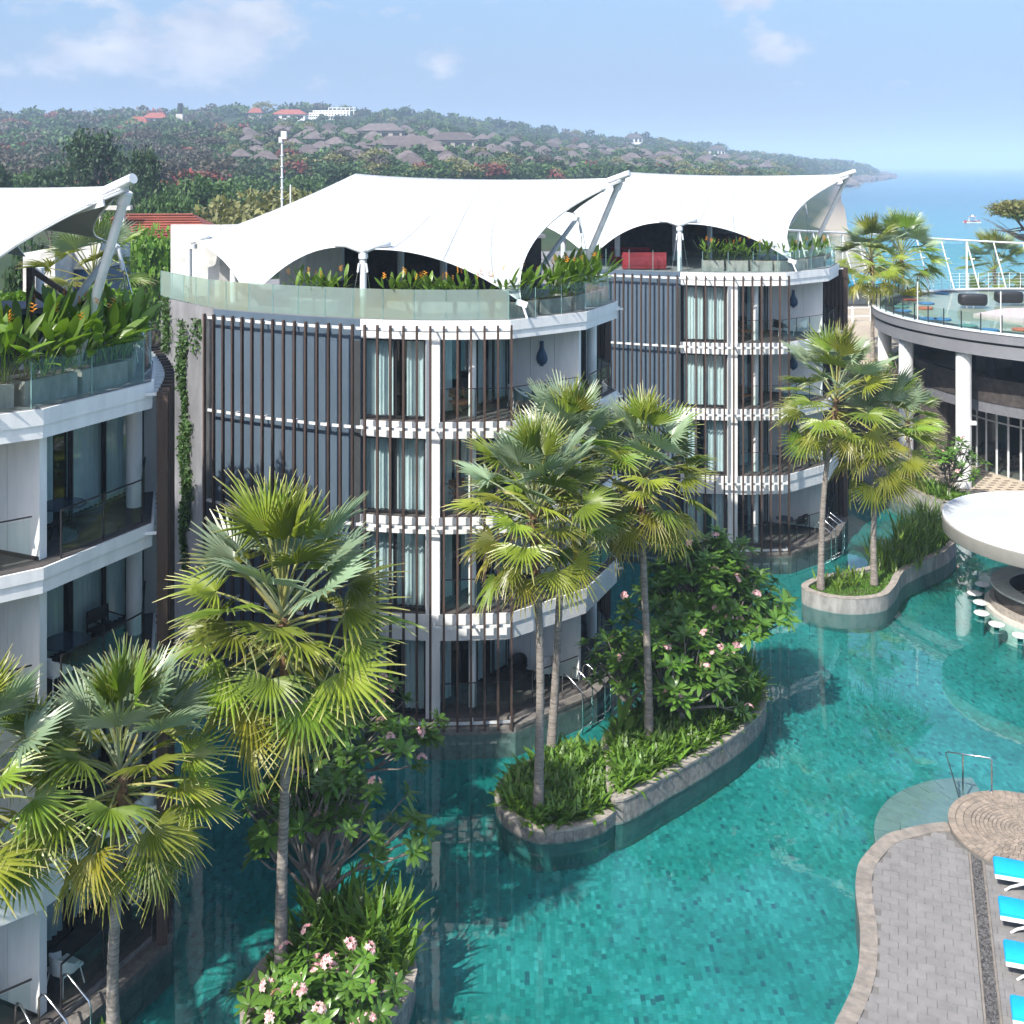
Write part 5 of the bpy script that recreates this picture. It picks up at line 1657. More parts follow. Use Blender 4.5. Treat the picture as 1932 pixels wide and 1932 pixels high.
# ------------------------------------------------------------------ sun deck at the right
DK = [(11.94, 30.65), (11.35, 30.55), (10.6, 30.3), (9.96, 29.97), (9.09, 29.0), (8.74, 28.3), (8.5, 27.5), (8.28, 26.5), (7.92, 25.4), (7.6, 24.7), (7.17, 24.0), (6.8, 23.46), (6.2, 22.4), (5.9, 20)]
edge = [(p.x, p.y) for p in catmull([(x, y, 0) for x, y in DK], 4)]
DZ = .22
deck_poly = edge + [(24, 20), (26, 34), (15.4, 31.2), (12.2, 30.7)]
deck = MB().prism(deck_poly, FLOOR, DZ - .03).build('deck', M['joint'])
tag(deck, kind='structure')
sdir = Vector((2.05, 5.8)).normalized(); sper = Vector((sdir.y, -sdir.x))      # along and across the gravel strip
s0 = Vector((12.09, 29.26))
def deck_pieces():
    ring = offset(edge, .40)
    poly_in = ring + [(24, 20.2), (25.5, 33), (15.4, 31), (12.4, 30.2)]
    # edging stones along the water
    pts, L = resample(list(reversed(edge)), step=.22)
    for (q, a), (q2, b) in zip(pts, pts[1:]):
        d = q2 - q; tt = d.normalized(); nn = Vector((tt.y, -tt.x))
        c = (q + q2) / 2 + nn * .20
        MB().box((c.x, c.y, DZ - .05 + random.uniform(-.004, .004)), (d.length + .02, .39, .12), math.atan2(tt.y, tt.x)).build('edging_stone', M['edging'], deck)
    MB().strip(edge, .02, .10, FLOOR, DZ - .12).build('pool_wall', M['base_stone'], deck)
    PWd, PDp = .40, .27
    me = MB().box((0, 0, -.03), (PWd - .008, PDp - .008, .06)).mesh('paver', M['paver'])
    rest = MB(); single = []
    ang = math.atan2(sper.y, sper.x)
    for r_ in range(-60, 40):
        for c_ in range(-24, 40):
            u = (c_ + (.5 if r_ % 2 else 0)) * PWd; v = r_ * PDp
            p = s0 + sper * u + sdir * v
            if not inside(poly_in, p.x, p.y) or p.y < 21 or p.x > .49 * p.y: continue
            if -.22 < u < .42: continue                                # gravel strip
            if (p - Vector((13.85, 30.0))).length < 2.12: continue
            single.append((p, u))
    for r_ in range(-60, 3):                                       # cut pavers against the gravel strip
        lo = -.4 if r_ % 2 else -.2; hi = .4 if r_ % 2 else .6
        for u0, u1 in ((lo, -.09), (.29, hi)):
            p = s0 + sper * ((u0 + u1) / 2) + sdir * (r_ * PDp)
            if inside(poly_in, p.x, p.y) and 21 < p.y and p.x < .49 * p.y and (p - Vector((13.85, 30.0))).length > 2.0:
                rest.box((p.x, p.y, DZ - .03), (u1 - u0 - .008, PDp - .008, .06), ang)
    single.sort(key=lambda q: abs(q[0].y - 26.5) + (3 if q[1] > 0 else 0))
    for i, (p, u) in enumerate(single):
        if i < 300:
            o = link(bpy.data.objects.new('paver', me), deck); o.location = (p.x, p.y, DZ + random.uniform(-.003, .003)); o.rotation_euler = (0, 0, ang)
        else:
            rest.box((p.x, p.y, DZ - .03), (PWd - .008, PDp - .008, .06), ang)
    if rest.v: tag(rest.build('paving_rest', M['paver_rest'], deck), kind='stuff')
deck_pieces()
gp = [s0 + sper * .0 + sdir * 0, s0 + sper * .2 + sdir * 0, s0 + sper * .2 - sdir * 9, s0 - sdir * 9]
gv = MB()
for i in range(2600):
    q = s0 + sper * random.uniform(-.02, .22) - sdir * random.uniform(0, 7.5)
    r_ = random.uniform(.012, .028)
    z = DZ - .03 + random.uniform(0, .02)
    a = random.uniform(0, 6)
    vs = [(q.x + math.cos(a + k * 1.57) * r_ * random.uniform(.7, 1.3), q.y + math.sin(a + k * 1.57) * r_ * random.uniform(.7, 1.3), z) for k in range(4)] + [(q.x, q.y, z + r_ * random.uniform(.5, 1))]
    gv.add(vs, [(0, 1, 4), (1, 2, 4), (2, 3, 4), (3, 0, 4)])
tag(gv.build('gravel', M['gravel']), 'strip of dark gravel between paving and loungers', 'gravel', kind='stuff')
for u in (-.06, .26):
    MB().bar((*(s0 + sper * u), DZ - .02), (*(s0 + sper * u - sdir * 9), DZ - .02), .05, .08).build('drain_edge', M['edging'], deck)
# round cobbled step platform
PC = (13.85, 30.0)
pf = MB().disc(PC, 1.95, FLOOR, DZ + .10, 64).build('round_platform', M['joint'], None, 30)
tag(pf, 'round cobbled platform beside the loungers, its steps running into the pool', 'platform')
rest = MB()
r_, ri = 1.96, 0
while r_ > .1:
    wd = .20 if ri < 3 else .105
    n = int(2 * pi * (r_ - wd / 2) / (.17 if ri < 3 else .13))
    for kk in range(n):
        a = 2 * pi * kk / n + ri * .37
        c = (PC[0] + math.cos(a) * (r_ - wd / 2), PC[1] + math.sin(a) * (r_ - wd / 2), DZ + .115 + random.uniform(-.003, .003))
        size = (wd - .014, 2 * pi * (r_ - wd / 2) / n - .013, .05)
        if ri < 6 and c[0] < 14.3: MB().box(c, size, a).build('cobble', M['cobble'], pf)
        else: rest.box(c, size, a)
    r_ -= wd; ri += 1
tag(rest.build('cobbles_rest', M['cobble_rest'], pf), kind='stuff')
for i, (ra, rb, z) in enumerate(((1.98, 2.55, -.08), (2.56, 3.2, -.2), (3.21, 3.9, -.34))):
    n = int(2 * pi * rb / .62)
    for kk in range(n):
        a0 = 2 * pi * kk / n + i * .2
        if not (pi * .45 < (a0 % (2 * pi)) < pi * 1.25): continue
        MB().ring(PC, ra + .008, rb - .008, FLOOR, z, a0 + .006, a0 + 2 * pi / n - .006, 4).build('step_slab', M['paver'], pf)
hr = thing('pool_handrail', 'steel handrail on the submerged steps beside the round platform', 'handrail', (13.0, 31.6, DZ))
a_, b_ = Vector((13.1, 31.85, DZ + .12)), Vector((12.55, 32.9, -.2))
c_ = Vector((13.75, 31.9, DZ + .12))
MB().pipe([c_, c_ + Vector((0, 0, .92)), c_ + Vector((-.05, 0, .97)), Vector((12.75, 32.5, 1.17)), Vector((12.7, 32.6, 1.1)), Vector((12.95, 32.2, -.05))], .024, 8).build('rail_tube', M['steel'], hr, True)
MB().tube((13.1, 32.35, -.2), (13.1, 32.35, 1.17), .024, n=8).build('rail_post', M['steel'], hr)
for q in ((13.75, 31.9), (13.1, 32.35)): MB().disc(q, .06, DZ + .12 if q[1] < 32 else -.2, DZ + .14 if q[1] < 32 else -.17, 12).build('flange', M['steel'], hr)

def lounger(label, foot, ang):
    """low sun lounger: white frame, curved crossing legs, blue pad, raised head"""
    t = thing('sun_lounger', label, 'sun lounger', foot, 'sun loungers in a row', ang)
    W, L = .66, 1.95
    def add(nm, mb, m, sm=False):
        return link(bpy.data.objects.new(nm, mb.mesh(nm, M[m], sm)), t)
    for s in (-1, 1):
        add('side_rail', MB().bar((0, s * W / 2, .30), (L * .66, s * W / 2, .34), .05, .09), 'white_plastic')
        add('leg', MB().pipe([(.85, s * (W / 2 - .01), .32), (.6, s * W / 2, .22), (.35, s * W / 2, .1), (.22, s * (W / 2 + .02), 0)], .032, 8), 'white_plastic', True)
        add('leg', MB().pipe([(.75, s * (W / 2 - .01), .30), (1.0, s * W / 2, .22), (1.3, s * W / 2, .1), (1.5, s * (W / 2 + .02), 0)], .032, 8), 'white_plastic', True)
    add('end_rail', MB().bar((.02, -W / 2, .30), (.02, W / 2, .30), .05, .09), 'white_plastic')
    prof = [(-.02, .36), (.0, .42), (.04, .44), (.4, .445), (.9, .44), (1.25, .455), (1.95, .86), (1.97, .80), (1.28, .37), (.9, .36)]
    mb = MB(); n = len(prof)
    for yy, sc in ((-W / 2 + .0, .0), (-W / 2 + .0, 1), (W / 2, 1)):
        pass
    for yy, ins in ((-W / 2, .02), (-W / 2 + .03, 0), (W / 2 - .03, 0), (W / 2, .02)):
        mb.v += [(x, yy, z - ins) for x, z in prof]
    for j in range(3):
        for i in range(n):
            i2 = (i + 1) % n
            mb.f.append((j * n + i, j * n + i2, (j + 1) * n + i2, (j + 1) * n + i))
    mb.f += [tuple(range(n)), tuple(3 * n + i for i in reversed(range(n)))]
    add('cushion', mb, 'cushion', 35)
    return t
angL = math.atan2(sper.y, sper.x)
for i, (px, py, lab) in enumerate(((1876, 1629, 'blue lounger nearest the round platform'), (1886, 1705, 'second blue lounger from the round platform'), (1896, 1789, 'third blue lounger from the round platform'), (1909, 1896, 'blue lounger in the bottom corner, cut by the frame'))):
    q = P(px, py, DZ + .42)
    lounger(lab, (q.x - .0, q.y, DZ), angL)

# ------------------------------------------------------------------ swim-up bar
BC = (22.4, 45.5)
bar = thing('pool_bar', 'round swim-up bar under a flat white disc roof', 'bar', (BC[0], BC[1], 0))
MB().lathe(BC, [(4.3, 3.0), (4.48, 3.02), (4.5, 3.05), (4.5, 3.56), (4.46, 3.6), (4.40, 3.61)], 96).build('roof_rim', M['rim_grey'] if 'rim_grey' in M else mat('rim_grey', (.25, .235, .215), .8, (.22, .21, .19), 3), bar, 40)
MB().disc(BC, 4.42, 3.60, 3.66, 96).build('roof_deck', M['membrane'], bar)
MB().ring(BC, 4.42, 4.49, 3.59, 3.67, n=96).build('roof_flashing', M['white_metal'], bar)
for a in (0.6, 2.0, 3.5, 5.0):
    MB().tube((BC[0] + math.cos(a) * 1.5, BC[1] + math.sin(a) * 1.5, .2), (BC[0] + math.cos(a) * 1.5, BC[1] + math.sin(a) * 1.5, 3.02), .13, n=14).build('post', M['white_paint'], bar, 40)
MB().ring(BC, 1.7, 2.85, FLOOR, .16).build('ledge', M['cream_wall'], bar)
MB().ring(BC, 2.1, 2.45, .16, .95).build('counter_wall', M['dark_stone'], bar)
MB().ring(BC, 1.9, 2.62, .95, 1.03).build('counter_top', M['cream_wall'], bar)
MB().ring(BC, 2.46, 2.66, .16, .40).build('foot_step', M['rim_stone'], bar)
MB().disc(BC, 1.9, FLOOR, .2).build('bar_floor', M['mid_grey'], bar)
MB().box((BC[0] + .3, BC[1] + .2, .75), (1.2, .8, 1.1)).build('bar_fridge', M['dark_frame'], bar)
MB().box((BC[0] - 1.2, BC[1] - .6, .8), (.5, .12, .7), .8).build('menu_board', M['white_paint'], bar)
for (x, y), lab in zip([(20.4, 48.3), (19.66, 47.3), (19.5, 46.3), (19.07, 45.2), (19.2, 44.1), (19.66, 43.05)],
                       ['bar stool farthest back in the shade of the disc roof', 'second bar stool from the back', 'third bar stool from the back', 'fourth bar stool from the back, farthest out in the pool', 'fifth bar stool from the back', 'nearest bar stool, at the right edge']):
    t = thing('bar_stool', 'round white ' + lab, 'stool', (x, y, FLOOR), 'round bar stools in the pool')
    MB().lathe((x, y), [(.25, .08), (.29, .10), (.30, .13), (.27, .155)], 28).build('seat', M['white_plastic'], t, 40)
    MB().tube((x, y, FLOOR), (x, y, .09), .10, n=14).build('pedestal', M['grout'], t, 40)

# ------------------------------------------------------------------ round restaurant
RC, RR = (36.0, 67.9), 13.35
rs = thing('round_restaurant', 'round two-storey restaurant with a glass-edged roof terrace', 'building', (RC[0], RC[1], .5))
TZ = 9.3
a0_, a1_ = R(95), R(330)
# tiled terrace floor on the pool side
MB().ring(RC, 5, 14.7, -1.2, .48, R(100), R(300), 96).build('terrace_floor', M['beige_floor'], rs)
ins = MB()
for i in range(-48, 26):
    for j in range(-60, 40):
        x, y = RC[0] + i * .62 + (.31 if j % 2 else 0), RC[1] + j * .42
        d = math.hypot(x - RC[0], y - RC[1])
        if 9.2 < d < 14.4 and x < RC[0] + 1 and y < RC[1] + 14: ins.box((x, y, .482), (.30, .13, .012))
tag(ins.build('paver_insets', M['inset'], rs), kind='stuff')
MB().ring(RC, 14.5, 14.9, -1.2, .55, R(100), R(300), 96).build('terrace_kerb', M['rim_stone'], rs)
# roof terrace ring
MB().ring(RC, RR - 1.5, RR, TZ - .48, TZ, n=128).build('upper_fascia', M['grey_render'], rs, 40)
MB().ring(RC, RR - 1.5, RR - .32, TZ - .62, TZ - .485, n=128).build('shadow_gap', M['dark_frame'], rs, 40)
MB().ring(RC, RR - 3.2, RR - .12, TZ - 1.28, TZ - .625, n=128).build('lower_fascia', M['grey_render'], rs, 40)
MB().disc(RC, RR - .3, TZ - .6, TZ - .2, 96).build('roof_slab', M['grey_render'], rs)
MB().ring(RC, RR - .42, RR + .05, TZ + .004, TZ + .07, n=128).build('kerb', M['white_metal'], rs)
glassy('roof_pond', (.80, .88, .86), 1.33, .01, bump=.03, bscale=2, power=.55)
MB().disc(RC, RR - .6, TZ - .2, TZ - .06, 96).build('pond_floor', M['pond_tile'] if 'pond_tile' in M else mat('pond_tile', (.42, .42, .36), .6, (.34, .35, .29), 2), rs)
MB().add([(RC[0] + math.cos(2 * pi * k / 96) * (RR - .45), RC[1] + math.sin(2 * pi * k / 96) * (RR - .45), TZ + .0) for k in range(96)], [tuple(range(96))]).build('pond_water', M['roof_pond'], rs)
pp = [(29.6, 62.0), (27.6, 66.6), (30.6, 69.2), (38, 70.4), (44, 66), (42, 58.6), (36, 59.6)]
MB().prism(pp, TZ - .1, TZ + .12).build('roof_paving', M['pink_paving'], rs)
n = 70
for k in range(n):
    a = 2 * pi * k / n
    if not (R(120) < a < R(292)): continue
    b = 2 * pi * (k + 1) / n
    r_ = RR - .16
    p0, p1 = (RC[0] + math.cos(a) * r_, RC[1] + math.sin(a) * r_), (RC[0] + math.cos(b) * r_, RC[1] + math.sin(b) * r_)
    MB().bar((p0[0], p0[1], TZ + .52), (p1[0], p1[1], TZ + .52), .012, .9).build('rail_pane', M['rail_glass'], rs)
    MB().bar((p0[0], p0[1], TZ + .06), (p0[0], p0[1], TZ + 1.02), .05, .05).build('rail_post', M['dark_frame'], rs)
for k in range(46):                                    # far side: steel posts and wires
    a = R(-30 + k * 3.4)
    MB().tube((RC[0] + math.cos(a) * (RR - .2), RC[1] + math.sin(a) * (RR - .2), TZ + .06), (RC[0] + math.cos(a) * (RR - .2), RC[1] + math.sin(a) * (RR - .2), TZ + 1.2), .02, n=6).build('rail_post', M['white_metal'], rs)
for z in (.3, .52, .74, .96, 1.18):
    MB().pipe([(RC[0] + math.cos(R(-30 + k * 3.4)) * (RR - .2), RC[1] + math.sin(R(-30 + k * 3.4)) * (RR - .2), TZ + z) for k in range(47)], .008, 5).build('rail_wire', M['white_metal'], rs)
for a in (R(197), R(221)):
    q = (RC[0] + math.cos(a) * (RR - .1), RC[1] + math.sin(a) * (RR - .1))
    MB().tube((q[0], q[1], TZ - .4), (q[0], q[1], TZ + 2.3), .03, n=8).build('lamp_mast', M['white_metal'], rs)
# columns
for a in (R(187), R(209.5), R(231), R(252), R(274), R(165)):
    c = (RC[0] + math.cos(a) * (RR - .75), RC[1] + math.sin(a) * (RR - .75))
    MB().tube((c[0], c[1], .48), (c[0], c[1], TZ - 1.28), .42, n=28).build('column', M['white_paint'], rs, 40)
    d = Vector((math.cos(a), math.sin(a)))
    MB().box((c[0] + d.x * .1 + .45, c[1] - .35, 4.1), (.35, .2, .2)).build('spot_lamp', M['white_metal'], rs)
# first floor gallery
MB().ring(RC, 10.8, 11.15, 5.1, 6.45, a0_, a1_, 96).build('gallery_parapet', M['dark_stone'], rs, 40)
MB().ring(RC, 10.7, 11.1, 4.5, 5.095, a0_, a1_, 96).build('gallery_fascia', M['mid_grey'], rs, 40)
MB().ring(RC, 3, 10.8, 4.9, 5.08, a0_, a1_, 96).build('gallery_floor', M['mid_grey'], rs)
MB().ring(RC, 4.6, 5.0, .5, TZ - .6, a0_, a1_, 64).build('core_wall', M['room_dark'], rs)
for a in range(6):
    t_ = R(170 + a * 22)
    MB().tube((RC[0] + math.cos(t_) * 7.6, RC[1] + math.sin(t_) * 7.6, 5.2), (RC[0] + math.cos(t_) * 7.6, RC[1] + math.sin(t_) * 7.6, TZ - .6), .3, n=14).build('gallery_column', M['mid_grey'], rs, 40)
# ground floor glazing
n = 30
for k in range(n):
    a, b = R(150 + k * 5.0), R(150 + (k + 1) * 5.0)
    p0, p1 = (RC[0] + math.cos(a) * 8.9, RC[1] + math.sin(a) * 8.9), (RC[0] + math.cos(b) * 8.9, RC[1] + math.sin(b) * 8.9)
    MB().bar((p0[0], p0[1], .5), (p0[0], p0[1], 4.7), .08, .12).build('mullion', M['white_metal'], rs)
    MB().bar((p0[0], p0[1], 3.5), (p1[0], p1[1], 3.5), .08, .08).build('transom', M['white_metal'], rs)
    MB().bar((p0[0], p0[1], 2.0), (p1[0], p1[1], 2.0), .014, 2.9).build('glass_pane', M['dark_pane'], rs)
    MB().bar((p0[0], p0[1], 4.1), (p1[0], p1[1], 4.1), .014, 1.1).build('glass_pane', M['dark_pane'], rs)
for i, (dx, dy) in enumerate(((-4.2, -4.8), (-6.1, -2.4), (-2.0, -6.2), (-6.6, .6))):
    round_table('dining table seen through the restaurant glass', (RC[0] + dx, RC[1] + dy, .49), .5, 'tables inside the restaurant', 'brown_chair')
    for s in (-1, 1):
        chair('dining_chair', 'dark dining chair behind the restaurant glass', 'chair', (RC[0] + dx + s * .75, RC[1] + dy + .1, .49), R(90 - s * 90), 'black_wicker', 'dark_frame', 'chairs inside the restaurant')
# black wicker ottomans and coloured pond pads
def ottoman(label, loc, rz):
    t = thing('ottoman', label, 'ottoman', loc, None, rz)
    mb = MB(); n, m_ = 28, 10
    for j in range(m_ + 1):
        u = j / m_; z = .05 + .66 * u; s = 1 - .10 * abs(2 * u - 1) ** 4
        for i in range(n):
            a = 2 * pi * i / n; c, q = math.cos(a), math.sin(a)
            mb.v.append((.86 * s * math.copysign(abs(c) ** .45, c), .48 * s * math.copysign(abs(q) ** .45, q), z))
    for j in range(m_):
        for i in range(n): mb.f.append((j * n + i, j * n + (i + 1) % n, (j + 1) * n + (i + 1) % n, (j + 1) * n + i))
    mb.f += [tuple(reversed(range(n))), tuple(m_ * n + i for i in range(n))]
    link(bpy.data.objects.new('wicker_body', mb.mesh('wicker_body', M['black_wicker'], 50)), t)
    link(bpy.data.objects.new('foot_ring', MB().box((0, 0, .03), (1.4, .55, .06)).mesh('foot_ring', M['dark_frame'])), t)
for (px, py), lab, rz in (((1835, 576), 'black wicker ottoman on the roof paving, the nearer to the pool', R(-6)), ((1903, 571), 'black wicker ottoman at the right edge of the roof paving', R(-4))):
    q = P(px, py, TZ + .12); ottoman(lab, (q.x, q.y, TZ + .121), rz)
mat('pad_orange', (.42, .13, .07), .7); mat('pad_blue', (.05, .17, .33), .7); mat('pad_green', (.08, .22, .19), .7)
for px, py, c, lab in [(1718, 564, 'orange', 'orange round pad at the back of the roof pond'), (1748, 571, 'blue', 'small blue round pad beside the back orange pad'), (1745, 580, 'orange', 'orange round pad touching the roof paving'), (1704, 585, 'blue', 'blue round pad near the left rim of the pond'),
                       (1700, 577, 'green', 'faded green round pad at the left rim of the pond'), (1752, 600, 'blue', 'blue round pad close to the front railing'), (1778, 601, 'blue', 'pale blue round pad beside the paving corner'), (1826, 613, 'green', 'green round pad at the front railing'), (1866, 621, 'blue', 'blue round pad in the front middle of the pond'),
                       (1776, 552, 'blue', 'blue round pad at the far rim of the pond'), (1927, 620, 'orange', 'orange round pad at the right edge')]:
    q = P(px, py, TZ + .05)
    t = thing('pond_pad', lab, 'pad', (q.x, q.y, TZ - .05), 'round pads in the roof pond')
    MB().disc((q.x, q.y), .5, TZ + .0, TZ + .05, 28).build('pad_top', M['pad_' + c], t, 40)
    MB().disc((q.x, q.y), .42, TZ - .06, TZ + .0, 24).build('pad_base', M['concrete'], t, 40)

# seaward glass windscreen with raking struts
ws = thing('glass_windscreen', 'tall curved glass windscreen with leaning white struts facing the sea', 'screen', (44, 86, 5.5))
wp = [PD(x, y, d) for x, y, d in ((1480, 434, 70), (1560, 438, 75), (1660, 443, 80), (1760, 450, 82), (1850, 455, 83), (1932, 459, 83), (2050, 463, 82))]
wc = catmull([tuple(p) for p in wp], 6)
MB().pipe(wc, .07, 8).build('top_rail', M['white_metal'], ws, True)
rp_, L_ = resample([(p.x, p.y) for p in wc], step=2.1)
zt = [p.z for p in wc]
for i, ((q, t), (q2, t2)) in enumerate(zip(rp_, rp_[1:])):
    z = zt[min(len(zt) - 1, int(i / len(rp_) * len(zt)))]
    out = Vector((t.y, -t.x))
    MB().bar((q.x, q.y, z - .02), (q.x + .95, q.y - out.y * 0 - .6, z - 4.4), .08, .08).build('strut', M['white_metal'], ws)
    if i % 3 == 1: MB().bar((q.x, q.y, z - .02), (q.x, q.y, z - 5.4), .11, .11).build('post', M['white_metal'], ws)
    MB().bar((q.x + .1, q.y + .1, z - 2.2), (q2.x + .1, q2.y + .1, z - 2.2), .014, 3.9).build('glass_pane', M['screen_glass'], ws)
    MB().bar((q.x + .3, q.y - .1, z - 1.3), (q.x + .55, q.y - .1, z - 1.3), .08, .08).build('glass_clamp', M['white_metal'], ws)

# raised plaza behind, with retaining wall, awnings and fence
pz = MB().prism([(17, 74), (22, 68.5), (26, 66.8), (48, 80), (60, 78), (60, 112), (20, 112), (17, 96)], -2, 5.58).build('plaza', M['sand'])
tag(pz, kind='structure')
rw = thing('retaining_wall', 'dark stone retaining wall below the raised plaza beside the restaurant', 'wall', (20, 71, 0))
MB().strip([(15.5, 76), (17, 73.6), (22, 68.2), (26, 66.5), (28, 68)], 0, .3, -1, 5.9).build('stone_facing', M['dark_stone'], rw)
aw = thing('market_stall', 'stall with bright blue awning beyond the plaza', 'stall', (30, 100, 5.58))
for dx in (0, 3.6):
    MB().add([(28.6 + dx, 99, 7.6), (32 + dx, 99, 7.6), (32 + dx, 101.4, 8.5), (28.6 + dx, 101.4, 8.5), (28.6 + dx, 99, 7.5), (32 + dx, 99, 7.5), (32 + dx, 101.4, 8.4), (28.6 + dx, 101.4, 8.4)], [(0, 1, 2, 3), (7, 6, 5, 4), (0, 4, 5, 1), (1, 5, 6, 2), (2, 6, 7, 3), (3, 7, 4, 0)]).build('awning', M['awning'], aw)
    for q in (28.8, 31.8): MB().tube((q + dx, 99.2, 5.58), (q + dx, 99.2, 7.6), .05, n=6).build('post', M['white_metal'], aw)
MB().box((32.2, 102, 6.6), (7, .3, 2)).build('back_panel', M['cream_wall'], aw)
fe = thing('white_fence', 'white post fence at the edge of the plaza', 'fence', (27, 90, 5.58))
for i in range(9):
    MB().box((24.5 + i * 1.6, 90 + i * .3, 6.2), (.12, .12, 1.24)).build('post', M['white_metal'], fe)
for z in (6.0, 6.7): MB().bar((24.5, 90, z), (37.3, 92.4, z), .05, .08).build('rail', M['white_metal'], fe)

# ------------------------------------------------------------------ beyond the hotel: trees, houses, hillside
KIND = {}
def tree_kind(key, m, rad, clumps, per, leaf, cs, h0, seeds, bark='bark', thick=.05, **kw):
    KIND[key] = [(crown_mesh('crown', m, rad, clumps, per, leaf, cs, seed=s, **kw), limbs_mesh(s, rad, h0, bark, thick), h0) for s in seeds]
tree_kind('dark', 'tree_dark', (1, 1, .95), 90, 45, .06, .15, 1.5, (1, 2))
tree_kind('mid', 'tree_mid', (1.1, 1.1, .75), 90, 45, .065, .16, 1.2, (3, 4))
tree_kind('bright', 'tree_bright', (1.1, 1.1, .8), 110, 50, .055, .14, 1.2, (5,))
tree_kind('olive', 'tree_olive', (1.25, 1.25, .62), 42, 60, .055, .13, 1.3, (6,), hollow=.35)
tree_kind('dry', 'tree_dry', (1, 1, .8), 60, 30, .045, .2, 1.2, (7,), thick=.035, hollow=.3)
tree_kind('red', 'tree_red', (1.15, 1.15, .55), 60, 34, .07, .18, 1.1, (8,))
tree_kind('far_dark', 'tree_dark', (1, 1, .85), 40, 20, .13, .2, .6, (11, 12))
tree_kind('far_mid', 'tree_mid', (1.05, 1.05, .7), 40, 20, .13, .2, .5, (13, 14))
tree_kind('far_dry', 'tree_dry', (1, 1, .8), 34, 16, .11, .22, 1.0, (15,), hollow=.3)
tree_kind('far_red', 'tree_red', (1.1, 1.1, .6), 34, 18, .13, .2, .9, (16,))
tree_kind('far_olive', 'tree_olive', (1.1, 1.1, .7), 34, 18, .12, .2, 1.0, (17,))
TN = {}
def tree(kind, label, foot, size, seed, group, tall=1.0, name='broadleaf_tree'):
    r = random.Random(seed)
    cm, lm, h0 = r.choice(KIND[kind])
    t = thing(name, label, 'tree', foot, group, r.uniform(0, 6.28))
    for nm, me in (('crown', cm), ('trunk', lm)):
        o = link(bpy.data.objects.new(nm, me), t)
        o.location = (0, 0, h0 * size * tall); o.scale = (size, size, size * tall)
    return t
def tree_at(kind, label, px, ytop, wpx, d, seed, group='trees behind the hotel', foot=0.0, tall=None, name='broadleaf_tree'):
    """crown top and width measured on the survey grid, at a chosen distance"""
    size = wpx * d / F / 2 / (KIND[kind][0][0] and 1.05)
    cm, lm, h0 = KIND[kind][0]
    top = PD(px, ytop, d)
    full = top.z - foot
    tl = full / ((h0 + .85) * size)
    return tree(kind, label, (top.x, d, foot), size, seed, group, tl, name)
tree_at('dark', 'tall dark tree standing above the left canopy', 172, 250, 135, 170, 1)
tree_at('dark', 'rounded dark tree right of the tall dark tree', 272, 282, 84, 150, 2)
tree_at('mid', 'green tree behind the tip of the left canopy mast', 300, 338, 95, 120, 3)
tree_at('mid', 'broad green tree between the red roof and the hill', 370, 312, 150, 160, 4)
tree_at('bright', 'bright yellow-green tree right of the left mast', 278, 408, 160, 75, 5)
tree_at('bright', 'lower bright green bush under the bright tree', 225, 455, 80, 62, 6)
tree_at('olive', 'pale olive tree with layered branches behind the aerial mast', 505, 308, 250, 120, 7)
tree_at('dry', 'leafless brown tree beside the red roof', 385, 395, 75, 95, 8)
tree_at('dark', 'dark tree framed under the left canopy', 55, 462, 110, 60, 9)
tree_at('mid', 'green tree at the left edge below the red bushes', 60, 305, 140, 190, 10)
tree_at('dark', 'dark green tree cut by the left edge', -10, 310, 80, 150, 11)
tree_at('mid', 'mid-green tree at the foot of the hill behind the olive tree', 430, 335, 110, 200, 12)
tree_at('mid', 'small green tree low behind the red roof', 345, 350, 70, 130, 13)
palm('fan palm seen under the tip of the left canopy', (-17.5, 46, 0), (-17.3, 46, 13.6), 1.5, 61, 26, lowest=-50, group='palms behind the nearest roof')
tree_at('dark', 'broad dark tree left of the tall dark tree', 95, 318, 110, 180, 15)
tree_at('mid', 'leafy green tree right behind the left mast head', 238, 330, 100, 165, 16)
tree_at('mid', 'pale green tree at the foot of the hill left of the aerial mast', 465, 322, 120, 230, 17)
tree_at('dark', 'dark round tree behind the ridge of the central canopy', 640, 312, 110, 260, 18)
tree_at('mid', 'green tree peeping over the left slope of the central canopy', 570, 318, 100, 240, 19)
tree_at('olive', 'tan-leaved tree by the red roof', 412, 372, 90, 110, 20)
tree_at('dark', 'dark tree top behind the concrete building', 330, 372, 90, 140, 14)

def simple_house(name, label, cat, c, size, h, roof_h, rz, wall, roof, over=.8, group=None, ridge=.45, nwin=0):
    t = thing(name, label, cat, c, group, rz)
    L, W = size
    z0 = 0
    link(bpy.data.objects.new('wall', MB().box((0, 0, h / 2 - 1), (L, W, h + 2)).mesh('wall', M[wall])), t)
    mb = MB(); a, b = L / 2 + over, W / 2 + over; r_ = a * ridge
    mb.add([(-a, -b, h), (a, -b, h), (a, b, h), (-a, b, h), (-r_, 0, h + roof_h), (r_, 0, h + roof_h)], [(0, 1, 5, 4), (1, 2, 5), (2, 3, 4, 5), (3, 0, 4), (3, 2, 1, 0)])
    link(bpy.data.objects.new('roof', mb.mesh('roof', M[roof])), t)
    for k in range(nwin):
        x = -L / 2 + (k + .5) * L / nwin
        link(bpy.data.objects.new('window', MB().box((x, -W / 2 - .02, h * .5), (L / nwin * .6, .08, h * .55)).mesh('window', M['dark_frame'])), t)
    return t
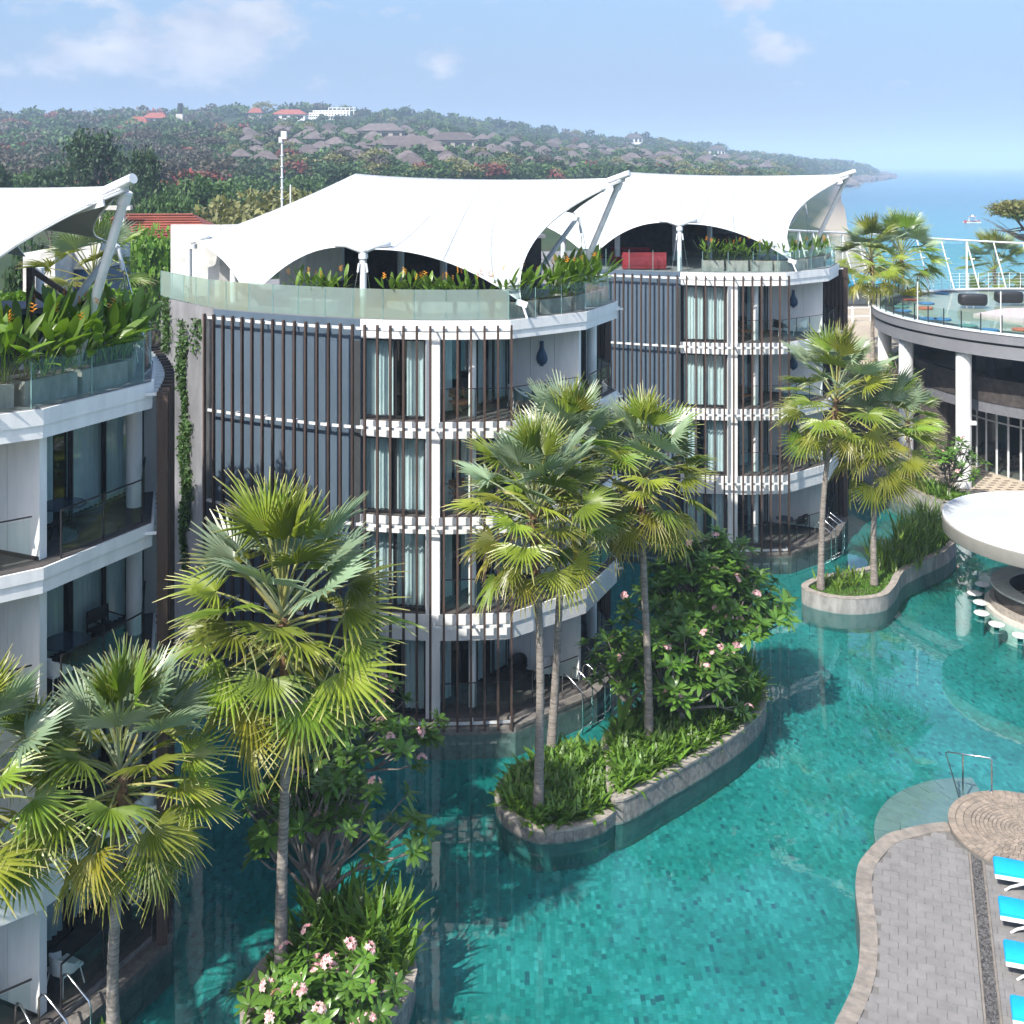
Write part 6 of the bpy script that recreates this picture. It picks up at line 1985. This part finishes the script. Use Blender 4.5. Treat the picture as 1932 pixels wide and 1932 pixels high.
# red-tiled house behind the left mast: individually laid tile courses
q = PD(295, 440, 82)
rh = thing('tiled_house', 'house with long red tiled roof behind the left mast', 'house', (q.x, q.y, 0), None, R(4))
link(bpy.data.objects.new('wall', MB().box((0, 0, 6), (8.2, 5, 12)).mesh('wall', M['dark_stone'])), rh)
roofm = MB()
ze, zr_ = q.z - .2, q.z + 1.45
roofm.add([(-5, -3.2, ze), (5, -3.2, ze), (5, 3.2, ze), (-5, 3.2, ze), (-2.6, 0, zr_), (2.6, 0, zr_)], [(0, 1, 5, 4), (1, 2, 5), (2, 3, 4, 5), (3, 0, 4), (3, 2, 1, 0)])
rf = link(bpy.data.objects.new('roof', roofm.mesh('roof', M['roof_tile_red'])), rh)
for k in range(10):
    s = (k + .3) / 10
    y, z, hw = -3.2 * (1 - s), ze + (zr_ - ze) * s, 5 - 2.4 * s
    link(bpy.data.objects.new('tile_course', MB().bar((-hw, y, z + .05), (hw, y, z + .05), .30, .06).mesh('tile_course', M['roof_tile_red'])), rf)
cb = thing('concrete_building', 'unfinished pale concrete building under the left canopy', 'building', (-21.8, 54, 0))
MB().box((-22.1, 54, 7.1), (1.5, 4, 14.2)).build('wall', M['rough_white'], cb)
MB().box((-21.0, 56.2, 6.6), (2.0, 4, 13.2)).build('dark_bay', M['blue_vase'], cb)
MB().box((-21.1, 56.2, 13.9), (2.2, 4.2, 1.3)).build('roof_block', M['rough_white'], cb)
pg = thing('pergola_frame', 'concrete post frame beside the red roof', 'pergola', (-29, 80, 0))
for x in (-29.7, -28.0): MB().box((x, 80, 7.5), (.35, .35, 15.2)).build('post', M['rough_white'], pg)
MB().box((-28.8, 80, 15.25), (2.9, .5, .3)).build('beam', M['rough_white'], pg)
an = thing('aerial_mast', 'slim white aerial mast rising behind the central canopy', 'mast', (PD(532, 300, 72).x, 72, 0))
ax = PD(532, 300, 72)
MB().tube((ax.x, 72, 0), (ax.x, 72, PD(532, 262, 72).z), .10, .06, 8).build('pole', M['white_metal'], an)
for k in range(8): MB().disc((ax.x, 72), .12, 14 + k * .7, 14.06 + k * .7, 8).build('pole_joint', M['white_metal'], an)
zt_ = PD(532, 255, 72).z
MB().box((ax.x + .15, 71.9, zt_), (.35, .25, .5)).build('antenna', M['white_metal'], an)
MB().box((ax.x - .08, 72, zt_ - .3), (.22, .25, .35)).build('antenna', M['white_metal'], an)
MB().tube((ax.x + .55, 72, 0), (ax.x + .55, 72, zt_ - 3.2), .05, n=6).build('stay_pole', M['white_metal'], an)

# villas stepping down the hillside
r = random.Random(3)
spots = []
def far_enough(p, d):
    return all((p.x - q.x) ** 2 + (p.y - q.y) ** 2 > d * d for q in spots)
cnt = 0
for tries in range(2600):
    if cnt >= 150: break
    px = r.uniform(440, 1460); py = r.uniform(254, 332)
    top = 258 if px < 800 else 258 + (px - 800) * .075
    if py < top or (px < 700 and py > 318): continue
    p = ray_land(px, py)
    if p is None or not far_enough(p, 15 + p.y * .006): continue
    spots.append(p); cnt += 1
    s = r.uniform(.7, 1.05) * (1.35 if py < 285 and 600 < px < 800 and r.random() < .3 else 1)
    simple_house('hillside_villa', 'grey thatched villa among many alike on the hillside', 'villa', p + Vector((0, 0, .3)), (9.5 * s, 8 * s), 2.7, 3.6 * s, r.choice((.1, -.15, .3, .05)), 'villa_wall', 'thatch', 1.3, 'thatched villas on the hillside', .18, 2)
for px, py, L, W, h, rm, lab in ((548, 228, 26, 12, 4, 'roof_tile_red', 'long red-roofed house high on the ridge left of the white hotel'), (483, 224, 10, 9, 4, 'roof_tile_red', 'small red-roofed house at the ridge'), (295, 235, 16, 11, 4, 'roof_tile_red', 'red-roofed house in the trees on the ridge at the left'),
                                 (262, 246, 12, 9, 4, 'roof_tile_red', 'lower red-roofed house on the left ridge'), (855, 285, 22, 12, 5, 'thatch', 'wide pale hall amid the villas'), (1195, 272, 18, 10, 6, 'thatch', 'white house near the right end of the ridge'), (1352, 297, 14, 11, 7, 'thatch', 'lone white-walled house on the right shoulder of the hill'),
                                 (720, 268, 24, 14, 5, 'thatch', 'large thatched hall above the villas'), (765, 295, 30, 14, 4, 'thatch', 'long thatched hall in the middle of the villas')):
    p = ray_land(px, py)
    if p is None: continue
    spots.append(p)
    simple_house('ridge_house', lab, 'house', p + Vector((0, 0, .5)), (L, W), h, 4.2, r.uniform(-.1, .1), 'hull_white' if 'white' in lab else 'villa_wall', rm, 1.2, None, .5, 4)
# white terraced hotel on the ridge with an open steel frame
p = ray_land(618, 226)
if p is None: p = PD(618, 222, 1060)
wh = thing('ridge_hotel', 'white terraced hotel with open roof frame on the hilltop', 'building', p)
s = p.y / F
for i, (x0, x1, z0, z1) in enumerate(((-38, 12, -4, 5), (-36, 36, 0, 9.5), (-30, 40, 4, 14))):
    MB().box((p.x + (x0 + x1) / 2 * s * .98, p.y + i * 5, p.z + (z0 + z1) / 2 * s * 1.1 + 1), ((x1 - x0) * s, 8, (z1 - z0) * s * 1.1)).build('storey', M['hull_white'], wh)
    for k in range(12):
        x = x0 + (k + .5) * (x1 - x0) / 12
        MB().box((p.x + x * s * .98, p.y + i * 5 - 4.02, p.z + (z1 - 2.6) * s * 1.1 + 1), (1.3, .1, 1.0)).build('window', M['dark_frame'], wh)
for x in range(-2, 54, 8):
    MB().bar((p.x + x * s, p.y + 10, p.z + 10 * s), (p.x + x * s, p.y + 10, p.z + 23 * s), .5, .5).build('frame_post', M['hull_white'], wh)
for z in (18, 23): MB().bar((p.x - 2 * s, p.y + 10, p.z + z * s), (p.x + 50 * s, p.y + 10, p.z + z * s), .6, .5).build('frame_beam', M['hull_white'], wh)
p = ray_land(340, 232); p = p if p else PD(340, 226, 1000)
wt = thing('water_tower', 'dark water tank standing on the ridge at the left', 'tower', p)
MB().box((p.x, p.y, p.z + 2), (5, 5, 9)).build('base', M['cream_wall'], wt)
MB().tube((p.x, p.y, p.z + 6.5), (p.x, p.y, PD(340, 195, p.y).z), 1.9, n=16).build('tank', M['dark_frame'], wt, 40)

# hillside trees: those that can be told apart
n_t = 0
lab = {'far_dark': 'dark green tree in the hillside wood', 'far_mid': 'mid green tree in the hillside wood', 'far_dry': 'greyish bare tree in the hillside wood', 'far_red': 'red-flowering tree on the hillside', 'far_olive': 'pale olive tree on the hillside'}
grp = {'far_dark': 'dark trees on the hillside', 'far_mid': 'green trees on the hillside', 'far_dry': 'bare trees on the hillside', 'far_red': 'flame trees on the hillside', 'far_olive': 'olive trees on the hillside'}
cap = {'far_dark': 120, 'far_mid': 120, 'far_dry': 60, 'far_red': 16, 'far_olive': 50}
used = {k: 0 for k in cap}
def pick(px):
    if px < 420: ws_ = (('far_dark', .42), ('far_mid', .32), ('far_dry', .20), ('far_red', .06))
    elif px > 1250: ws_ = (('far_dark', .35), ('far_mid', .42), ('far_olive', .15), ('far_dry', .08))
    else: ws_ = (('far_dark', .46), ('far_mid', .38), ('far_dry', .08), ('far_olive', .06), ('far_red', .02))
    u = r.random()
    for k_, w_ in ws_:
        u -= w_
        if u < 0: return k_
    return 'far_mid'
# along the skyline
wood = []
for px in list(range(-20, 1660, 7)) + list(range(-18, 1650, 11)):
    zr2, dr = ridge(px)
    x = (px + r.uniform(-4, 4) - 966) / F * dr
    d = dr * r.uniform(.97, 1.0)
    wood.append((px, Vector(((px - 966) / F * d, d, land_z((px - 966) / F * d, d) - 2.5)), r.choice((4, 5, 5.5, 6, 7, 9.5)) * r.uniform(.85, 1.15) * (1.0 if px < 1400 else .8)))
for i in range(2600):
    px = r.uniform(-40, 1640); zr2, dr = ridge(px)
    ytop = HZ - (zr2 - H) * F / dr
    py = r.uniform(ytop + 2, 352 if px > 430 else 400)
    p = ray_land(px, py)
    if p is None: continue
    if any((p.x - q.x) ** 2 + ((p.y - q.y) * .5) ** 2 < 6.0 ** 2 for q in spots): continue
    if p.z < SEA + 3: continue
    wood.append((px, p, r.uniform(2.6, 5.0) * (1.3 if px < 420 else 1)))
for i in range(170):
    px = r.uniform(1420, 1668); zr2, dr = ridge(px)
    d = dr * r.uniform(.72, .99); x = (px - 966) / F * d
    z = land_z(x, d)
    if z > SEA + .6: wood.append((px, Vector((x, d, z - 1.5)), r.uniform(5, 9)))
wood.sort(key=lambda q: -q[2] / q[1].y)
rest_v, rest_m = {}, {}
small = {k: [crown_mesh('c', m, (1, 1, .8), 14, 11, .22, .22, seed=s) for s in (1, 2)] for k, m in (('far_dark', 'tree_dark'), ('far_mid', 'tree_mid'), ('far_dry', 'tree_dry'), ('far_red', 'tree_red'), ('far_olive', 'tree_olive'))}
arr = {}
for k_, ms in small.items():
    arr[k_] = []
    for me in ms:
        a = np.empty(len(me.vertices) * 3, np.float32); me.vertices.foreach_get('co', a); arr[k_].append(a.reshape(-1, 3))
for px, p, sz in wood:
    k_ = pick(px)
    if used[k_] < cap[k_]:
        used[k_] += 1
        tree(k_, lab[k_], p - Vector((0, 0, .5)), sz, n_t, grp[k_], 1.0, 'hillside_tree'); n_t += 1
    else:
        a = r.choice(arr[k_]); c_, s_ = math.cos(n_t), math.sin(n_t); n_t += 1
        rot = np.array([[c_, -s_, 0], [s_, c_, 0], [0, 0, 1]], np.float32)
        rest_v.setdefault(k_, []).append((a @ rot.T) * sz + np.array((p.x, p.y, p.z + sz * .45), np.float32))
for k_, L_ in rest_v.items():
    v = np.concatenate(L_)
    o = link(bpy.data.objects.new('hillside_wood', np_mesh('hillside_wood', v, np.arange(len(v)).reshape(-1, 4), small[k_][0].materials[0])))
    tag(o, 'far wood covering the hillside between the villas, ' + lab[k_].split(' tree')[0], 'wood', kind='stuff')
# rocks at the foot of the cape
for i in range(46):
    y = 1120 + i * 26; x = coast_x(y) + r.uniform(-26, 6)
    mb = MB(); s = r.uniform(6, 15)
    me = crown_mesh('rock', 'rock', (1, 1, 1), 1, 1, 1, .1, seed=i)
    n = 7
    for j in range(5):
        for k in range(n):
            a = 2 * pi * k / n + r.uniform(-.2, .2); rr = s * math.cos(j / 4 * 1.4) * r.uniform(.75, 1.2)
            mb.v.append((x + math.cos(a) * rr * 1.3, y + math.sin(a) * rr, SEA - 1 + s * .75 * math.sin(j / 4 * 1.5) * r.uniform(.85, 1.15)))
    for j in range(4):
        for k in range(n): mb.f.append((j * n + k, j * n + (k + 1) % n, (j + 1) * n + (k + 1) % n, (j + 1) * n + k))
    mb.f.append(tuple(4 * n + k for k in range(n)))
    t = thing('shore_rock', 'dark boulder on the shore of the far headland', 'rock', (x, y, SEA), 'boulders along the headland')
    mb.build('rock_body', M['rock'], t)

# boat on the water
q = P(1834, 420, SEA)
bt = thing('outrigger_boat', 'small white outrigger boat with red canopy on the sea', 'boat', (q.x, q.y, SEA))
def hull(c, L, W, h, m, nm):
    mb = MB(); n = 9
    for i in range(n):
        u = i / (n - 1) * 2 - 1; w_ = W * (1 - abs(u) ** 2.4) + .03; up = .35 * h * abs(u) ** 3
        mb.v += [(c[0] + u * L / 2, c[1] - w_ / 2, SEA + h + up), (c[0] + u * L / 2, c[1], SEA - .2 + up), (c[0] + u * L / 2, c[1] + w_ / 2, SEA + h + up)]
    for i in range(n - 1):
        for k in range(3):
            k2 = (k + 1) % 3
            mb.f.append((i * 3 + k, i * 3 + 3 + k, i * 3 + 3 + k2, i * 3 + k2))
    mb.build(nm, M[m], bt, 40)
hull((q.x, q.y), 6.5, 1.2, .7, 'boat_red', 'hull')
for s in (-1.8, 1.8): hull((q.x, q.y + s), 5.6, .3, .35, 'hull_white', 'outrigger')
for s in (-1.6, 1.6): MB().pipe([(q.x + s, q.y - 1.9, SEA + .3), (q.x + s, q.y, SEA + 1.1), (q.x + s, q.y + 1.9, SEA + .3)], .06, 6).build('crossbeam', M['hull_white'], bt)
MB().box((q.x, q.y, SEA + 2.3), (2.8, 1.5, .12)).build('canopy', M['boat_red'], bt)
for sx in (-1.2, 1.2):
    for sy in (-.6, .6): MB().tube((q.x + sx, q.y + sy, SEA + .6), (q.x + sx, q.y + sy, SEA + 2.3), .05, n=6).build('canopy_post', M['hull_white'], bt)
MB().box((q.x + .2, q.y, SEA + 2.7), (1.0, .8, .7), 0, .4).build('roof_cone', M['hull_white'], bt)

# umbrella pine at the right edge
tp = PD(1912, 399, 95)
pn = thing('umbrella_pine', 'flat-topped pine leaning in at the right edge over the sea', 'tree', (54, 95, 4))
pm = crown_mesh('crown', 'tree_olive', (2.3, 1.8, 1.1), 60, 60, .12, .2, seed=33, hollow=.3)
pm2 = crown_mesh('crown', 'tree_mid', (2.1, 1.7, .9), 60, 50, .12, .2, seed=34, hollow=.3)
for nm, me, dx, dz in (('crown', pm, 0, 0), ('crown', pm2, .6, -.3), ('crown', pm, 2.4, -.5)):
    o = link(bpy.data.objects.new(nm, me), pn); o.location = (tp.x - 54 + dx, 0, tp.z - 4 + dz)
mb = MB()
jt = Vector((tp.x + 2.6, 95, tp.z - 3.6))
mb.pipe([(54, 95, 4), (49, 95, 9), jt, (tp.x + 1.0, 95, tp.z - 1.6), (tp.x, 95, tp.z - .4)], [.35, .26, .18, .12, .06], 7)
for i in range(16):
    e = Vector((tp.x + r.uniform(-3.0, 2.2), 95 + r.uniform(-1.4, 1.4), tp.z + r.uniform(-1.9, -.5)))
    s = jt.lerp(Vector((tp.x + .6, 95, tp.z - 1.3)), r.random())
    mb.pipe([s, s.lerp(e, .5) + Vector((0, 0, -.15)), e], [.06, .035, .012], 4)
mb.build('trunk', M['bark'], pn, True)

# ------------------------------------------------------------------ warm sea haze
HAZE = 0.00036
if HAZE:
    hz = MB().add([(x, y, z) for z in (SEA - 7.5, 140) for x, y in ((-30500, -3500), (30500, -3500), (30500, 16500), (-30500, 16500))], [(3, 2, 1, 0), (4, 5, 6, 7), (0, 1, 5, 4), (1, 2, 6, 5), (2, 3, 7, 6), (3, 0, 4, 7)])
    m = bpy.data.materials.new('haze_air'); m.use_nodes = True
    m.node_tree.nodes.clear()
    ov = m.node_tree.nodes.new('ShaderNodeOutputMaterial')
    pv = m.node_tree.nodes.new('ShaderNodeVolumePrincipled')
    pv.inputs['Color'].default_value = (.60, .76, 1.0, 1)
    pv.inputs['Density'].default_value = HAZE
    pv.inputs['Anisotropy'].default_value = 0
    m.node_tree.links.new(pv.outputs[0], ov.inputs['Volume'])
    tag(hz.build('haze', m), 'pale blue sea haze over the bay and hill', 'haze', kind='stuff')
